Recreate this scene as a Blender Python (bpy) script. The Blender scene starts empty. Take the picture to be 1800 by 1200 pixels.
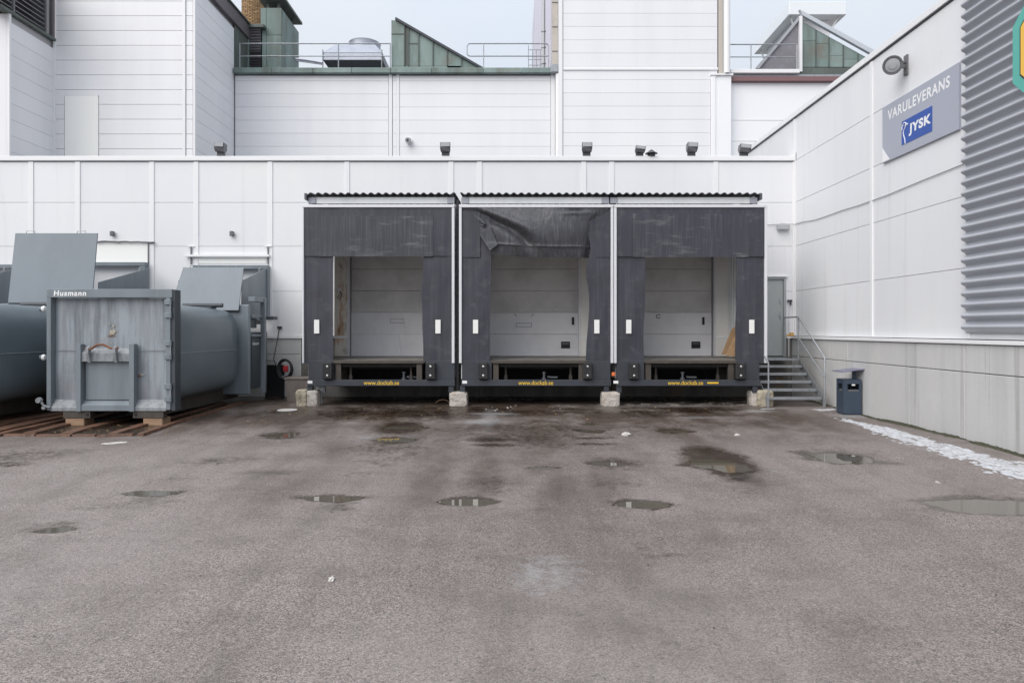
import bpy, bmesh, math, random
import numpy as np
from mathutils import Vector, Matrix, noise
random.seed(7)
R = math.radians
S = bpy.context.scene
COL = S.collection

# ------------------------------------------------------------------ camera, sky, sun, exposure
ZC = 1.76                                   # camera height over the ground at the dock front
F = 1200.0                                  # focal length in pixels of the 1800 px wide photograph
cam_d = bpy.data.cameras.new('camera'); cam = bpy.data.objects.new('camera', cam_d); COL.objects.link(cam)
cam_d.sensor_width = 36; cam_d.lens = 24.0; cam_d.shift_y = -20/1800.0
cam_d.clip_start = 0.05; cam_d.clip_end = 2000
cam.location = (0, 0, ZC); cam.rotation_euler = (R(90), 0, 0)
S.camera = cam

W = bpy.data.worlds.new('World'); S.world = W; W.use_nodes = True
nt = W.node_tree; nt.nodes.clear()
sky = nt.nodes.new('ShaderNodeTexSky'); sky.sky_type = 'NISHITA'; sky.sun_disc = False
SUN_EL, SUN_AZ = 46, 222                    # azimuth measured clockwise from +Y
sky.sun_elevation = R(SUN_EL); sky.sun_rotation = R(SUN_AZ); sky.dust_density = 3; sky.air_density = 1
bgA = nt.nodes.new('ShaderNodeBackground'); bgA.inputs['Strength'].default_value = 0.07
nt.links.new(sky.outputs[0], bgA.inputs['Color'])
# thin even cloud deck, a little brighter overhead as overcast skies are
tc = nt.nodes.new('ShaderNodeTexCoord')
sep = nt.nodes.new('ShaderNodeSeparateXYZ'); nt.links.new(tc.outputs['Generated'], sep.inputs[0])
mr = nt.nodes.new('ShaderNodeMapRange'); mr.inputs['From Min'].default_value = 0.25; mr.inputs['From Max'].default_value = 1.0
mr.inputs['To Min'].default_value = 0.47; mr.inputs['To Max'].default_value = 0.80
nt.links.new(sep.outputs['Z'], mr.inputs['Value'])
ns = nt.nodes.new('ShaderNodeTexNoise'); ns.inputs['Scale'].default_value = 2.2; ns.inputs['Detail'].default_value = 5
nt.links.new(tc.outputs['Generated'], ns.inputs['Vector'])
cr = nt.nodes.new('ShaderNodeValToRGB'); cr.color_ramp.elements[0].position = .35; cr.color_ramp.elements[1].position = .7
cr.color_ramp.elements[0].color = (.80, .88, 1, 1); cr.color_ramp.elements[1].color = (.90, .945, 1.0, 1)
nt.links.new(ns.outputs['Fac'], cr.inputs[0])
bgB = nt.nodes.new('ShaderNodeBackground'); nt.links.new(cr.outputs[0], bgB.inputs['Color']); nt.links.new(mr.outputs[0], bgB.inputs['Strength'])
mx = nt.nodes.new('ShaderNodeMixShader'); mx.inputs[0].default_value = 0.88
nt.links.new(bgA.outputs[0], mx.inputs[1]); nt.links.new(bgB.outputs[0], mx.inputs[2])
wo = nt.nodes.new('ShaderNodeOutputWorld'); nt.links.new(mx.outputs[0], wo.inputs[0])

sun_d = bpy.data.lights.new('sun', 'SUN'); sun_d.energy = 1.5; sun_d.angle = R(60); sun_d.color = (1, .96, .91)
sun = bpy.data.objects.new('sun', sun_d); COL.objects.link(sun)
_d = Vector((math.sin(R(SUN_AZ))*math.cos(R(SUN_EL)), math.cos(R(SUN_AZ))*math.cos(R(SUN_EL)), math.sin(R(SUN_EL))))
sun.rotation_euler = _d.to_track_quat('Z', 'Y').to_euler()
S.view_settings.view_transform = 'Standard'; S.view_settings.look = 'None'
S.view_settings.gamma = 1.0; S.view_settings.exposure = 0.90; S.view_settings.use_curve_mapping = False

# ------------------------------------------------------------------ materials
MAT = {}
def srgb(r, g, b):
    f = lambda c: (c/255/12.92) if c/255 <= .04045 else ((c/255+.055)/1.055)**2.4
    return (f(r), f(g), f(b), 1)
def col(c): return tuple(c) if len(c) == 4 else tuple(c)+(1,)
def M(name, base, rough=.6, metal=0, layers=(), bump=None, spec=.5, rnd=0, rough2=None):
    """layers: (colour, (sx,sy,sz), lo, hi, strength, detail) noise-masked colours in world space"""
    m = bpy.data.materials.new(name); m.use_nodes = True; n = m.node_tree; L = n.links.new
    b = n.nodes['Principled BSDF']
    b.inputs['Roughness'].default_value = rough; b.inputs['Metallic'].default_value = metal
    b.inputs['Specular IOR Level'].default_value = spec
    geo = n.nodes.new('ShaderNodeNewGeometry')
    rgb = n.nodes.new('ShaderNodeRGB'); rgb.outputs[0].default_value = col(base); cur = rgb.outputs[0]
    last = None
    for k, ly in enumerate(layers):
        c2, sc, lo, hi, st = ly[:5]; det = ly[5] if len(ly) > 5 else 5
        vm = n.nodes.new('ShaderNodeVectorMath'); vm.operation = 'MULTIPLY'; vm.inputs[1].default_value = sc
        L(geo.outputs['Position'], vm.inputs[0])
        va = n.nodes.new('ShaderNodeVectorMath'); va.operation = 'ADD'; va.inputs[1].default_value = (k*13.7, k*5.1, k*7.3)
        L(vm.outputs[0], va.inputs[0])
        t = n.nodes.new('ShaderNodeTexNoise'); t.inputs['Scale'].default_value = 1; t.inputs['Detail'].default_value = det
        t.inputs['Roughness'].default_value = .62
        L(va.outputs[0], t.inputs['Vector'])
        q = n.nodes.new('ShaderNodeMapRange'); q.inputs['From Min'].default_value = lo; q.inputs['From Max'].default_value = hi
        q.inputs['To Max'].default_value = st
        L(t.outputs['Fac'], q.inputs['Value'])
        mix = n.nodes.new('ShaderNodeMix'); mix.data_type = 'RGBA'; mix.inputs['B'].default_value = col(c2)
        L(q.outputs[0], mix.inputs['Factor']); L(cur, mix.inputs['A']); cur = mix.outputs['Result']; last = q
    if rnd:
        oi = n.nodes.new('ShaderNodeObjectInfo')
        q = n.nodes.new('ShaderNodeMapRange'); q.inputs['To Min'].default_value = 1-rnd; q.inputs['To Max'].default_value = 1+rnd*.6
        L(oi.outputs['Random'], q.inputs['Value'])
        vm = n.nodes.new('ShaderNodeVectorMath'); vm.operation = 'SCALE'; L(cur, vm.inputs[0]); L(q.outputs[0], vm.inputs['Scale'])
        cur = vm.outputs[0]
    L(cur, b.inputs['Base Color'])
    if rough2 is not None and last:
        q = n.nodes.new('ShaderNodeMapRange'); q.inputs['To Min'].default_value = rough; q.inputs['To Max'].default_value = rough2
        L(last.outputs[0], q.inputs['Value']); L(q.outputs[0], b.inputs['Roughness'])
    if bump:
        sc, st, dist = bump
        vm = n.nodes.new('ShaderNodeVectorMath'); vm.operation = 'MULTIPLY'
        vm.inputs[1].default_value = sc if isinstance(sc, tuple) else (sc, sc, sc)
        L(geo.outputs['Position'], vm.inputs[0])
        t = n.nodes.new('ShaderNodeTexNoise'); t.inputs['Scale'].default_value = 1; t.inputs['Detail'].default_value = 6
        L(vm.outputs[0], t.inputs['Vector'])
        bp = n.nodes.new('ShaderNodeBump'); bp.inputs['Strength'].default_value = st; bp.inputs['Distance'].default_value = dist
        L(t.outputs['Fac'], bp.inputs['Height']); L(bp.outputs[0], b.inputs['Normal'])
    MAT[name] = m; return m

WP = (.74, .745, .765)
M('white_panel', WP, .5, layers=[((.66, .665, .69), (1.1, 1.1, .12), .45, .75, .4), ((.80, .79, .76), (.35, .35, .25), .5, .8, .6), ((.46, .44, .41), (3.2, 3.2, .16), .58, .8, .30), ((.30, .28, .26), (9, 9, 1.2), .70, .82, .4)],
  bump=((.9, .9, .5), .12, .05), rnd=.02)
M("white_panel_far", (.78, .78, .80), .5, layers=[((.68, .68, .71), (.9, .9, .06), .42, .75, .45), ((.80, .80, .78), (.25, .25, .15), .5, .8, .6), ((.40, .40, .40), (2.2, 2.2, .12), .66, .85, .3)],
  bump=((.5, .5, .5), .15, .06), rnd=.025)
M('cream_panel', (.87, .87, .84), .5)
M('white_trim', (.78, .78, .79), .4, layers=[((.55, .54, .52), (3, 3, .5), .6, .85, .35)])
M('bright_wall', (.84, .84, .86), .6, layers=[((.76, .76, .8), (.6, .6, .3), .5, .8, .5)])
M('concrete', (.52, .515, .51), .8, layers=[((.41, .41, .415), (2.5, 2.5, .14), .45, .7, .6), ((.60, .59, .57), (.8, .8, .5), .5, .75, .6), ((.17, .16, .15), (4.2, 4.2, .10), .60, .74, .6), ((.2, .19, .17), (7, 7, 7), .66, .85, .3)],
  bump=(9, .25, .02))
M('concrete_dark', (.17, .165, .155), .9, layers=[((.08, .075, .07), (2.5, 2.5, .5), .4, .7, .8), ((.24, .16, .09), (1.5, 1.5, 1.2), .62, .75, .7)], bump=(9, .3, .02))
M('stone', (.48, .44, .40), .9, layers=[((.30, .22, .14), (5, 5, 3), .5, .75, .7), ((.17, .17, .13), (9, 9, 4), .58, .8, .7), ((.65, .6, .56), (12, 12, 12), .55, .8, .6)], bump=(28, .8, .03))
M('mossy_stone', (.42, .37, .29), .9, layers=[((.21, .18, .12), (6, 6, 3), .45, .7, .8), ((.17, .17, .13), (9, 9, 4), .55, .8, .6)], bump=(28, .8, .03))
M('dark_cloth', (.037, .038, .052), .55, layers=[((.07, .07, .085), (14, 14, .5), .45, .75, .7), ((.12, .12, .13), (3.5, 3.5, 5), .56, .8, .55), ((.03, .03, .035), (2, 2, 2), .5, .7, .5)], bump=((5, 5, 1.5), .25, .03))
M('worn_cloth', (.045, .045, .053), .5, layers=[((.13, .13, .14), (30, 30, 1.0), .45, .75, .75), ((.03, .03, .035), (2, 2, 2), .45, .7, .6)], bump=((9, 9, 2.5), .35, .03))
M('scuffed_cloth', (.038, .039, .052), .55, layers=[((.085, .085, .10), (22, 22, .8), .45, .75, .8), ((.17, .17, .18), (1.6, 1.6, 7), .56, .74, .65), ((.3, .3, .3), (18, 18, 10), .68, .8, .6)], bump=((5, 5, 1.5), .25, .03))
M('aluminium', (.68, .68, .71), .4, .1, layers=[((.5, .5, .52), (5, 5, 1.2), .55, .8, .5)])
M('marker_white', (.8, .8, .78), .5)
M('steel_blue_dark', (.042, .048, .060), .5, layers=[((.03, .03, .035), (3, 3, 1.5), .45, .75, .7), ((.12, .11, .10), (5, 5, 3), .62, .85, .5)])
M('black_rubber', (.018, .018, .02), .7, layers=[((.05, .045, .04), (8, 8, 5), .5, .8, .6)])
M('pit_black', (.02, .019, .018), .9, layers=[((.05, .042, .035), (4, 4, 3), .5, .8, .6)])
M('dirty_steel', (.085, .074, .064), .6, .3, layers=[((.06, .05, .042), (5, 5, 3), .4, .7, .8), ((.25, .17, .11), (8, 8, 5), .6, .8, .6)])
M('platform_steel', (.26, .24, .22), .55, .2, layers=[((.05, .045, .04), (4, 4, 4), .45, .7, .7), ((.24, .2, .17), (9, 9, 9), .6, .8, .5)])
M('bolt', (.6, .6, .6), .35, .8)
M('galvanised', (.36, .38, .40), .45, .55, layers=[((.22, .23, .25), (12, 12, 8), .45, .7, .7)])
M('roof_sheet', (.10, .105, .12), .5, .3, layers=[((.05, .05, .055), (6, 6, 6), .5, .75, .6)])
M('header_panel', (.68, .70, .71), .5, layers=[((.50, .52, .51), (2.2, 2.2, .8), .45, .7, .6), ((.66, .66, .66), (3, 3, 3), .5, .8, .6)])
M('bracket_grey', (.30, .31, .35), .5)
M('door_panel_clean', (.78, .77, .79), .5, layers=[((.62, .61, .62), (1.8, 1.8, 1.2), .45, .75, .5), ((.25, .24, .24), (7, 7, 3), .64, .82, .4)], bump=((1.5, 1.5, 2.5), .3, .05))
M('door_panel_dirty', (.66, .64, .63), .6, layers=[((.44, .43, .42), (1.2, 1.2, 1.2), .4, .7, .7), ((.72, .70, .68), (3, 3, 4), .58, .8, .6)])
M('jamb', (.76, .74, .71), .6, layers=[((.58, .55, .51), (3, 3, .7), .45, .75, .6)])
M('rusty_jamb', (.70, .66, .60), .7, layers=[((.45, .20, .06), (4, 4, 1.1), .47, .62, .95), ((.10, .055, .03), (6, 6, 2), .58, .75, .7)])
M('black', (.012, .012, .014), .5)
M('rust', (.20, .085, .045), .8, layers=[((.09, .04, .025), (7, 7, 7), .45, .7, .8), ((.38, .22, .15), (11, 11, 11), .58, .8, .5)], bump=(30, .4, .01))
CP = (.19, .22, .245)
M('container_paint', CP, .42, layers=[((.115, .135, .15), (3, 3, .5), .42, .72, .6), ((.25, .275, .29), (5, 5, .6), .55, .8, .55), ((.09, .10, .11), (9, 9, .8), .62, .8, .5)], bump=((2, 2, 2), .15, .02))
M('container_face_lit', (.275, .305, .335), .5, layers=[((.10, .115, .13), (6, 6, .55), .42, .66, .85), ((.10, .112, .125), (1.3, 1.3, .9), .54, .72, .6), ((.32, .33, .34), (9, 9, .5), .54, .78, .6), ((.22, .20, .22), (1.1, 1.1, 1.1), .5, .7, .5), ((.075, .085, .095), (14, 14, .9), .62, .8, .5)], bump=((2, 2, 2), .2, .02))  # same paint as the body, its lit tone put into the colour
M('container_body_shaded', (.125, .155, .175), .32, layers=[((.09, .113, .128), (1.2, 1.2, 1.2), .42, .72, .6), ((.13, .15, .165), (6, 6, .7), .56, .8, .4)], bump=((1.2, 1.2, 1.2), .15, .02))  # same paint as the face, darkened for the shade on the sides
M('container_dark', (.05, .06, .07), .5, layers=[((.03, .035, .04), (4, 4, 2), .45, .7, .6)])
M('worn_ledge', (.26, .275, .29), .6, layers=[((.14, .155, .165), (12, 12, 4), .45, .65, .8), ((.10, .07, .05), (16, 16, 12), .63, .78, .7)])
M('rust_stain', (.36, .35, .29), .8, layers=[((.25, .10, .04), (20, 20, 14), .5, .62, .9), ((.42, .38, .26), (14, 14, 9), .55, .7, .8)])
M('lid_grey', (.20, .23, .26), .45, layers=[((.15, .175, .20), (1.1, 1.1, .6), .42, .7, .6), ((.27, .29, .31), (7, 7, .5), .6, .8, .5), ((.10, .11, .12), (9, 9, 3), .68, .8, .5)])
M('wood', (.34, .22, .14), .85, layers=[((.18, .11, .07), (3, 3, 26), .45, .7, .7), ((.50, .38, .26), (2, 2, 40), .58, .8, .5)])
M('wet_board', (.15, .078, .05), .5, layers=[((.06, .04, .03), (5, 5, 5), .42, .68, .8), ((.26, .12, .06), (3, 9, 3), .56, .75, .8), ((.4, .36, .32), (14, 14, 14), .68, .8, .6)], bump=(14, .6, .02))
M('cardboard', (.42, .27, .15), .85, layers=[((.26, .16, .09), (6, 6, 3), .45, .7, .6)])
M('copper_green', (.195, .262, .245), .65, .1, layers=[((.28, .35, .335), (.7, .7, .35), .45, .7, .7), ((.11, .12, .10), (1.6, 1.6, .35), .48, .72, .85), ((.20, .16, .13), (1.1, 1.1, 1.1), .54, .74, .75)], rnd=.12)
M('copper_dark', (.10, .115, .105), .65, .1, layers=[((.16, .20, .18), (1.1, 1.1, .5), .5, .75, .7), ((.06, .055, .05), (2, 2, .7), .55, .8, .6)])
M('fascia_brown', (.13, .115, .125), .6, layers=[((.07, .065, .07), (2, 2, 2), .5, .75, .6)])
M('fascia_red', (.20, .11, .115), .6)
M('blue_grey_cap', (.50, .53, .57), .5)
M('brick_stack', (.36, .23, .12), .9, layers=[((.24, .15, .09), (3, 3, 9), .45, .7, .7), ((.5, .38, .22), (5, 5, 14), .55, .8, .6)], bump=(6, .8, .08), rnd=.25)
M('mortar', (.30, .26, .2), .9)
M('louvre', (.22, .21, .23), .5, .2, layers=[((.35, .34, .36), (4, 4, 4), .5, .8, .5)])
M('louvre_dark', (.09, .085, .095), .6, layers=[((.2, .07, .07), (1, 1, 3), .6, .7, .8)])
M('cooling_metal', (.42, .44, .50), .4, .5, layers=[((.32, .34, .4), (2, 2, 2), .45, .7, .6)])
M('hood_white', (.78, .81, .84), .5)
M('beige_trim', (.50, .46, .41), .7, layers=[((.32, .3, .28), (2, 2, 1.5), .5, .75, .6)])
M('pale_lilac', (.58, .57, .64), .6)
M('sign_grey', (.37, .39, .46), .4)
M('sign_blue', (.016, .075, .36), .35)
M('sign_white', (.82, .82, .84), .4)
M('clad_grey', (.42, .435, .475), .42, .15, layers=[((.36, .37, .41), (1.5, 1.5, .3), .45, .75, .5)])
M('oct_teal', (.10, .42, .36), .4)
M('oct_yellow', (.85, .50, .07), .4)
M('oct_green', (.06, .36, .24), .4)
M('lamp_grey', (.13, .13, .14), .5, layers=[((.2, .2, .2), (20, 20, 20), .5, .7, .5)])
M('lamp_glass', (.38, .39, .41), .12, 0)
M('lamp_casing', (.40, .41, .43), .45, .3)
M('lamp_dark', (.06, .06, .065), .4)
M('door_grey', (.34, .36, .365), .5, layers=[((.29, .31, .315), (2, 2, 1), .45, .75, .5)])
M('bin_blue', (.040, .058, .088), .42, layers=[((.03, .045, .07), (6, 6, 2), .5, .75, .5), ((.10, .13, .17), (14, 14, 3), .6, .8, .4)])
M('bin_cap', (.16, .16, .24), .35)
M('red_plastic', (.45, .03, .04), .4)
M('orange_plastic', (.75, .17, .05), .4)
M('yellow_print', (.80, .50, .03), .5)
M('white_print', (.82, .82, .82), .5)
M('paper', (.50, .48, .46), .8, layers=[((.55, .48, .4), (30, 30, 30), .5, .7, .5)])
M('planter', (.21, .18, .165), .9, layers=[((.12, .10, .09), (5, 5, 3), .45, .7, .7)], bump=(25, .5, .02))
M('cable', (.025, .025, .027), .5)
M('cable_grey', (.22, .22, .23), .6)
M('seal_dark', (.45, .45, .46), .8)
M('roofing', (.16, .16, .17), .9)
M('leaf', (.42, .28, .10), .8, rnd=.5)
M('debris', (.33, .29, .25), .9, rnd=.4)
M('ash_orange', (.55, .33, .12), .8)

def puddle_mat():
    m = M('puddle_water', (.105, .092, .070), .015, spec=.9)
    b = m.node_tree.nodes['Principled BSDF']; b.inputs['IOR'].default_value = 1.6
puddle_mat()

def ground_mat():
    m = bpy.data.materials.new('asphalt'); m.use_nodes = True; n = m.node_tree; L = n.links.new
    b = n.nodes['Principled BSDF']
    geo = n.nodes.new('ShaderNodeNewGeometry')
    def tex(kind, scale, off=0, **kw):
        vm = n.nodes.new('ShaderNodeVectorMath'); vm.operation = 'MULTIPLY'
        vm.inputs[1].default_value = scale if isinstance(scale, tuple) else (scale,)*3
        L(geo.outputs['Position'], vm.inputs[0])
        va = n.nodes.new('ShaderNodeVectorMath'); va.operation = 'ADD'; va.inputs[1].default_value = (off, off*.7, 0); L(vm.outputs[0], va.inputs[0])
        t = n.nodes.new(kind); t.inputs['Scale'].default_value = 1
        for k, v in kw.items(): t.inputs[k].default_value = v
        L(va.outputs[0], t.inputs['Vector']); return t
    def ramp(sock, lo, hi, a=0., c=1.):
        q = n.nodes.new('ShaderNodeMapRange'); q.inputs['From Min'].default_value = lo; q.inputs['From Max'].default_value = hi
        q.inputs['To Min'].default_value = a; q.inputs['To Max'].default_value = c; L(sock, q.inputs['Value']); return q.outputs[0]
    def mix(fac, a, c2, blend='MIX'):
        x = n.nodes.new('ShaderNodeMix'); x.data_type = 'RGBA'; x.blend_type = blend
        if hasattr(fac, 'links'): L(fac, x.inputs['Factor'])
        else: x.inputs['Factor'].default_value = fac
        if hasattr(a, 'links'): L(a, x.inputs['A'])
        else: x.inputs['A'].default_value = col(a)
        if hasattr(c2, 'links'): L(c2, x.inputs['B'])
        else: x.inputs['B'].default_value = col(c2)
        return x.outputs['Result']
    v = tex('ShaderNodeTexVoronoi', (120, 120, 120)); 
    v2 = tex('ShaderNodeTexVoronoi', (95, 95, 95), 4.3)
    g = tex('ShaderNodeTexNoise', 60, 3, Detail=4)
    big = tex('ShaderNodeTexNoise', (.35, .35, .35), 7, Detail=6, Roughness=.6)
    mid = tex('ShaderNodeTexNoise', (1.3, 1.9, 1), 17, Detail=6, Roughness=.65)
    sp = n.nodes.new('ShaderNodeSeparateColor'); L(v.outputs['Color'], sp.inputs[0])
    sp2 = n.nodes.new('ShaderNodeSeparateColor'); L(v2.outputs['Color'], sp2.inputs[0])
    c = mix(ramp(sp.outputs[0], 0, 1), (.098, .079, .070), (.395, .338, .315))       # stones of the wearing course
    c = mix(ramp(sp2.outputs[1], .90, .98, 0, .7), c, (.44, .41, .39))             # pale stones
    c = mix(ramp(sp2.outputs[2], .88, .93, 0, .7), c, (.045, .04, .038))            # dark pits
    c = mix(ramp(g.outputs['Fac'], .35, .65, 0, .3), c, (.11, .098, .092))
    c = mix(ramp(big.outputs['Fac'], .46, .66, 0, .4), c, (.275, .245, .235))         # worn paler areas
    c = mix(ramp(mid.outputs['Fac'], .48, .70, 0, .38), c, (.088, .074, .064))
    streak = tex('ShaderNodeTexNoise', (2.6, .32, 1), 23, Detail=7, Roughness=.65)
    c = mix(ramp(streak.outputs['Fac'], .50, .72, 0, .38), c, (.095, .080, .069))
    pit = tex('ShaderNodeTexNoise', (26, 26, 26), 41, Detail=3)
    c = mix(ramp(pit.outputs['Fac'], .60, .70, 0, .45), c, (.07, .062, .058))
    ag = n.nodes.new('ShaderNodeAttribute'); ag.attribute_name = 'grime'
    blot = tex('ShaderNodeTexNoise', (1.1, .55, 1), 37, Detail=8, Roughness=.68)
    gm = n.nodes.new('ShaderNodeMath'); gm.operation = 'MULTIPLY'; L(ag.outputs['Fac'], gm.inputs[0]); L(ramp(blot.outputs['Fac'], .33, .60, .15, 1.25), gm.inputs[1])
    gc = n.nodes.new('ShaderNodeClamp'); L(gm.outputs[0], gc.inputs[0])
    c = mix(gc.outputs[0], c, (.29, .225, .175), 'MULTIPLY')
    at = n.nodes.new('ShaderNodeAttribute'); at.attribute_name = 'wet'
    at2 = n.nodes.new('ShaderNodeAttribute'); at2.attribute_name = 'pale'
    fine = tex('ShaderNodeTexNoise', (9, 9, 9), 31, Detail=8, Roughness=.7)
    add = n.nodes.new('ShaderNodeMath'); add.operation = 'ADD'
    L(at.outputs['Fac'], add.inputs[0]); L(ramp(fine.outputs['Fac'], .25, .75, -.30, .30), add.inputs[1])
    wet = ramp(add.outputs[0], .24, .70)
    c = mix(wet, c, (.33, .29, .25), 'MULTIPLY')
    add2 = n.nodes.new('ShaderNodeMath'); add2.operation = 'ADD'
    L(at2.outputs['Fac'], add2.inputs[0]); L(ramp(fine.outputs['Fac'], .25, .75, -.35, .35), add2.inputs[1])
    pale = ramp(add2.outputs[0], .35, 1.0, 0, .75)
    c = mix(pale, c, (.36, .36, .37))
    L(c, b.inputs['Base Color'])
    L(ramp(wet, 0, 1, .62, .20), b.inputs['Roughness'])
    b.inputs['Specular IOR Level'].default_value = .5
    bp = n.nodes.new('ShaderNodeBump'); bp.inputs['Distance'].default_value = .005; L(ramp(wet, 0, 1, .8, .25), bp.inputs['Strength'])
    hh = n.nodes.new('ShaderNodeMath'); hh.operation = 'ADD'; L(v.outputs['Distance'], hh.inputs[0]); L(g.outputs['Fac'], hh.inputs[1])
    L(hh.outputs[0], bp.inputs['Height']); L(bp.outputs[0], b.inputs['Normal'])
    MAT['asphalt'] = m
ground_mat()
def snow_like(name, c1, c2, sc, bumpd):
    M(name, c1, .75, layers=[(c2, (sc, sc, sc), .45, .68, .8)], bump=(sc*2, .7, bumpd))
snow_like('old_snow', (.52, .53, .56), (.20, .195, .19), 14, .02)
snow_like('moss', (.032, .036, .016), (.085, .072, .05), 16, .03)

# ------------------------------------------------------------------ mesh helpers
def tag(o, label=None, cat=None, group=None, kind=None):
    if label: o['label'] = label
    if cat: o['category'] = cat
    if group: o['group'] = group
    if kind: o['kind'] = kind
    return o
def thing(name, label, cat, loc=(0, 0, 0), group=None):
    o = bpy.data.objects.new(name, None); COL.objects.link(o); o.location = loc; o.empty_display_size = .2
    return tag(o, label, cat, group)
def worldloc(o):
    v = Vector((0, 0, 0))
    while o: v += o.location; o = o.parent
    return v
def fin(name, bm, mat, parent=None, smooth=False, label=None):
    """link a bmesh given in world coordinates as one mesh object under its thing"""
    if parent:
        bmesh.ops.translate(bm, verts=bm.verts, vec=-worldloc(parent))
    me = bpy.data.meshes.new(name); bmesh.ops.recalc_face_normals(bm, faces=bm.faces); bm.to_mesh(me); bm.free()
    ms = mat if isinstance(mat, (list, tuple)) else [mat]
    for m in ms: me.materials.append(MAT[m])
    if smooth:
        me.polygons.foreach_set('use_smooth', [True]*len(me.polygons)); me.set_sharp_from_angle(angle=R(42))
    o = bpy.data.objects.new(name, me); COL.objects.link(o)
    if parent: o.parent = parent
    if label: o['label'] = label
    return o
def B(): return bmesh.new()
def box(bm, x0, x1, y0, y1, z0, z1, bev=0, rot=None, mi=0):
    r = bmesh.ops.create_cube(bm, size=1)
    vs = r['verts']
    sx, sy, sz = abs(x1-x0), abs(y1-y0), abs(z1-z0)
    c = Vector(((x0+x1)/2, (y0+y1)/2, (z0+z1)/2))
    for v in vs: v.co = Vector((v.co.x*sx, v.co.y*sy, v.co.z*sz))
    if bev:
        es = list({e for v in vs for e in v.link_edges})
        rr = bmesh.ops.bevel(bm, geom=es, offset=min(bev, sx*.4, sy*.4, sz*.4), segments=1, affect='EDGES')
        vs = list({v for f in rr['faces'] for v in f.verts} | {v for v in vs if v.is_valid})
    if rot is not None:
        for v in vs: v.co = rot @ v.co
    for v in vs: v.co += c
    if mi:
        for f in {f for v in vs for f in v.link_faces}: f.material_index = mi
    return vs
def prism(bm, pts, d):
    """pts: list of 3D points (planar polygon), d: extrusion vector"""
    d = Vector(d); a = [bm.verts.new(p) for p in pts]; b = [bm.verts.new(Vector(p)+d) for p in pts]
    n = len(pts); bm.faces.new(a); bm.faces.new(b[::-1])
    for i in range(n):
        bm.faces.new((a[i], b[i], b[(i+1) % n], a[(i+1) % n]))
def tube(bm, pts, r, n=8, closed=False, cap=True):
    pts = [Vector(p) for p in pts]; rings = []
    N = len(pts); up = None
    for i, p in enumerate(pts):
        if closed: t = pts[(i+1) % N]-pts[i-1]
        else: t = pts[min(i+1, N-1)]-pts[max(i-1, 0)]
        t.normalize()
        if up is None:
            up = Vector((0, 0, 1)) if abs(t.z) < .9 else Vector((1, 0, 0))
        s = t.cross(up); 
        if s.length < 1e-4: s = t.cross(Vector((1, .3, 0)))
        s.normalize(); up = s.cross(t).normalized()
        rr = r[i] if isinstance(r, (list, tuple)) else r
        rings.append([bm.verts.new(p+(s*math.cos(2*math.pi*k/n)+up*math.sin(2*math.pi*k/n))*rr) for k in range(n)])
    for i in range(N if closed else N-1):
        a, b = rings[i], rings[(i+1) % N]
        for k in range(n): bm.faces.new((a[k], a[(k+1) % n], b[(k+1) % n], b[k]))
    if cap and not closed:
        bm.faces.new(rings[0][::-1]); bm.faces.new(rings[-1])
def lathe(bm, c, axis, prof, n=20):
    """prof: (distance along axis, radius)"""
    axis = Vector(axis).normalized(); c = Vector(c)
    s = axis.cross(Vector((0, 0, 1)) if abs(axis.z) < .9 else Vector((1, 0, 0))).normalized(); u = axis.cross(s)
    rings = [[bm.verts.new(c+axis*d+(s*math.cos(2*math.pi*k/n)+u*math.sin(2*math.pi*k/n))*max(r, 1e-4)) for k in range(n)] for d, r in prof]
    for a, b in zip(rings, rings[1:]):
        for k in range(n): bm.faces.new((a[k], a[(k+1) % n], b[(k+1) % n], b[k]))
    bm.faces.new(rings[0][::-1]); bm.faces.new(rings[-1])
def sheet(bm, fn, nu, nv, t):
    """fn(u,v)->Vector front surface; thickness t added along +Y (or given vector)"""
    t = Vector(t) if not isinstance(t, (int, float)) else Vector((0, t, 0))
    f = [[bm.verts.new(fn(i/nu, j/nv)) for j in range(nv+1)] for i in range(nu+1)]
    k = [[bm.verts.new(f[i][j].co+t) for j in range(nv+1)] for i in range(nu+1)]
    for i in range(nu):
        for j in range(nv):
            bm.faces.new((f[i][j], f[i+1][j], f[i+1][j+1], f[i][j+1]))
            bm.faces.new((k[i][j], k[i][j+1], k[i+1][j+1], k[i+1][j]))
    for i in range(nu):
        bm.faces.new((f[i][0], k[i][0], k[i+1][0], f[i+1][0])); bm.faces.new((f[i][nv], f[i+1][nv], k[i+1][nv], k[i][nv]))
    for j in range(nv):
        bm.faces.new((f[0][j], f[0][j+1], k[0][j+1], k[0][j])); bm.faces.new((f[nu][j], k[nu][j], k[nu][j+1], f[nu][j+1]))
def P(px, py, Y): return Vector(((px-900)/F*Y, Y, ZC+(580-py)/F*Y))        # a photo pixel at depth Y as a point of the place
_pc = {}
def piece(name, sx, sy, sz, mat, parent, loc, bev=.006, smooth=False):
    """a box piece centred at world loc; alike pieces share one mesh"""
    key = (name, round(sx, 3), round(sy, 3), round(sz, 3), mat, bev)
    if key not in _pc:
        bm = B(); box(bm, -sx/2, sx/2, -sy/2, sy/2, -sz/2, sz/2, bev)
        me = bpy.data.meshes.new(name); bm.to_mesh(me); bm.free(); me.materials.append(MAT[mat]); _pc[key] = me
    o = bpy.data.objects.new(name, _pc[key]); COL.objects.link(o); o.parent = parent
    o.location = Vector(loc)-(worldloc(parent) if parent else Vector())
    return o
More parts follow.
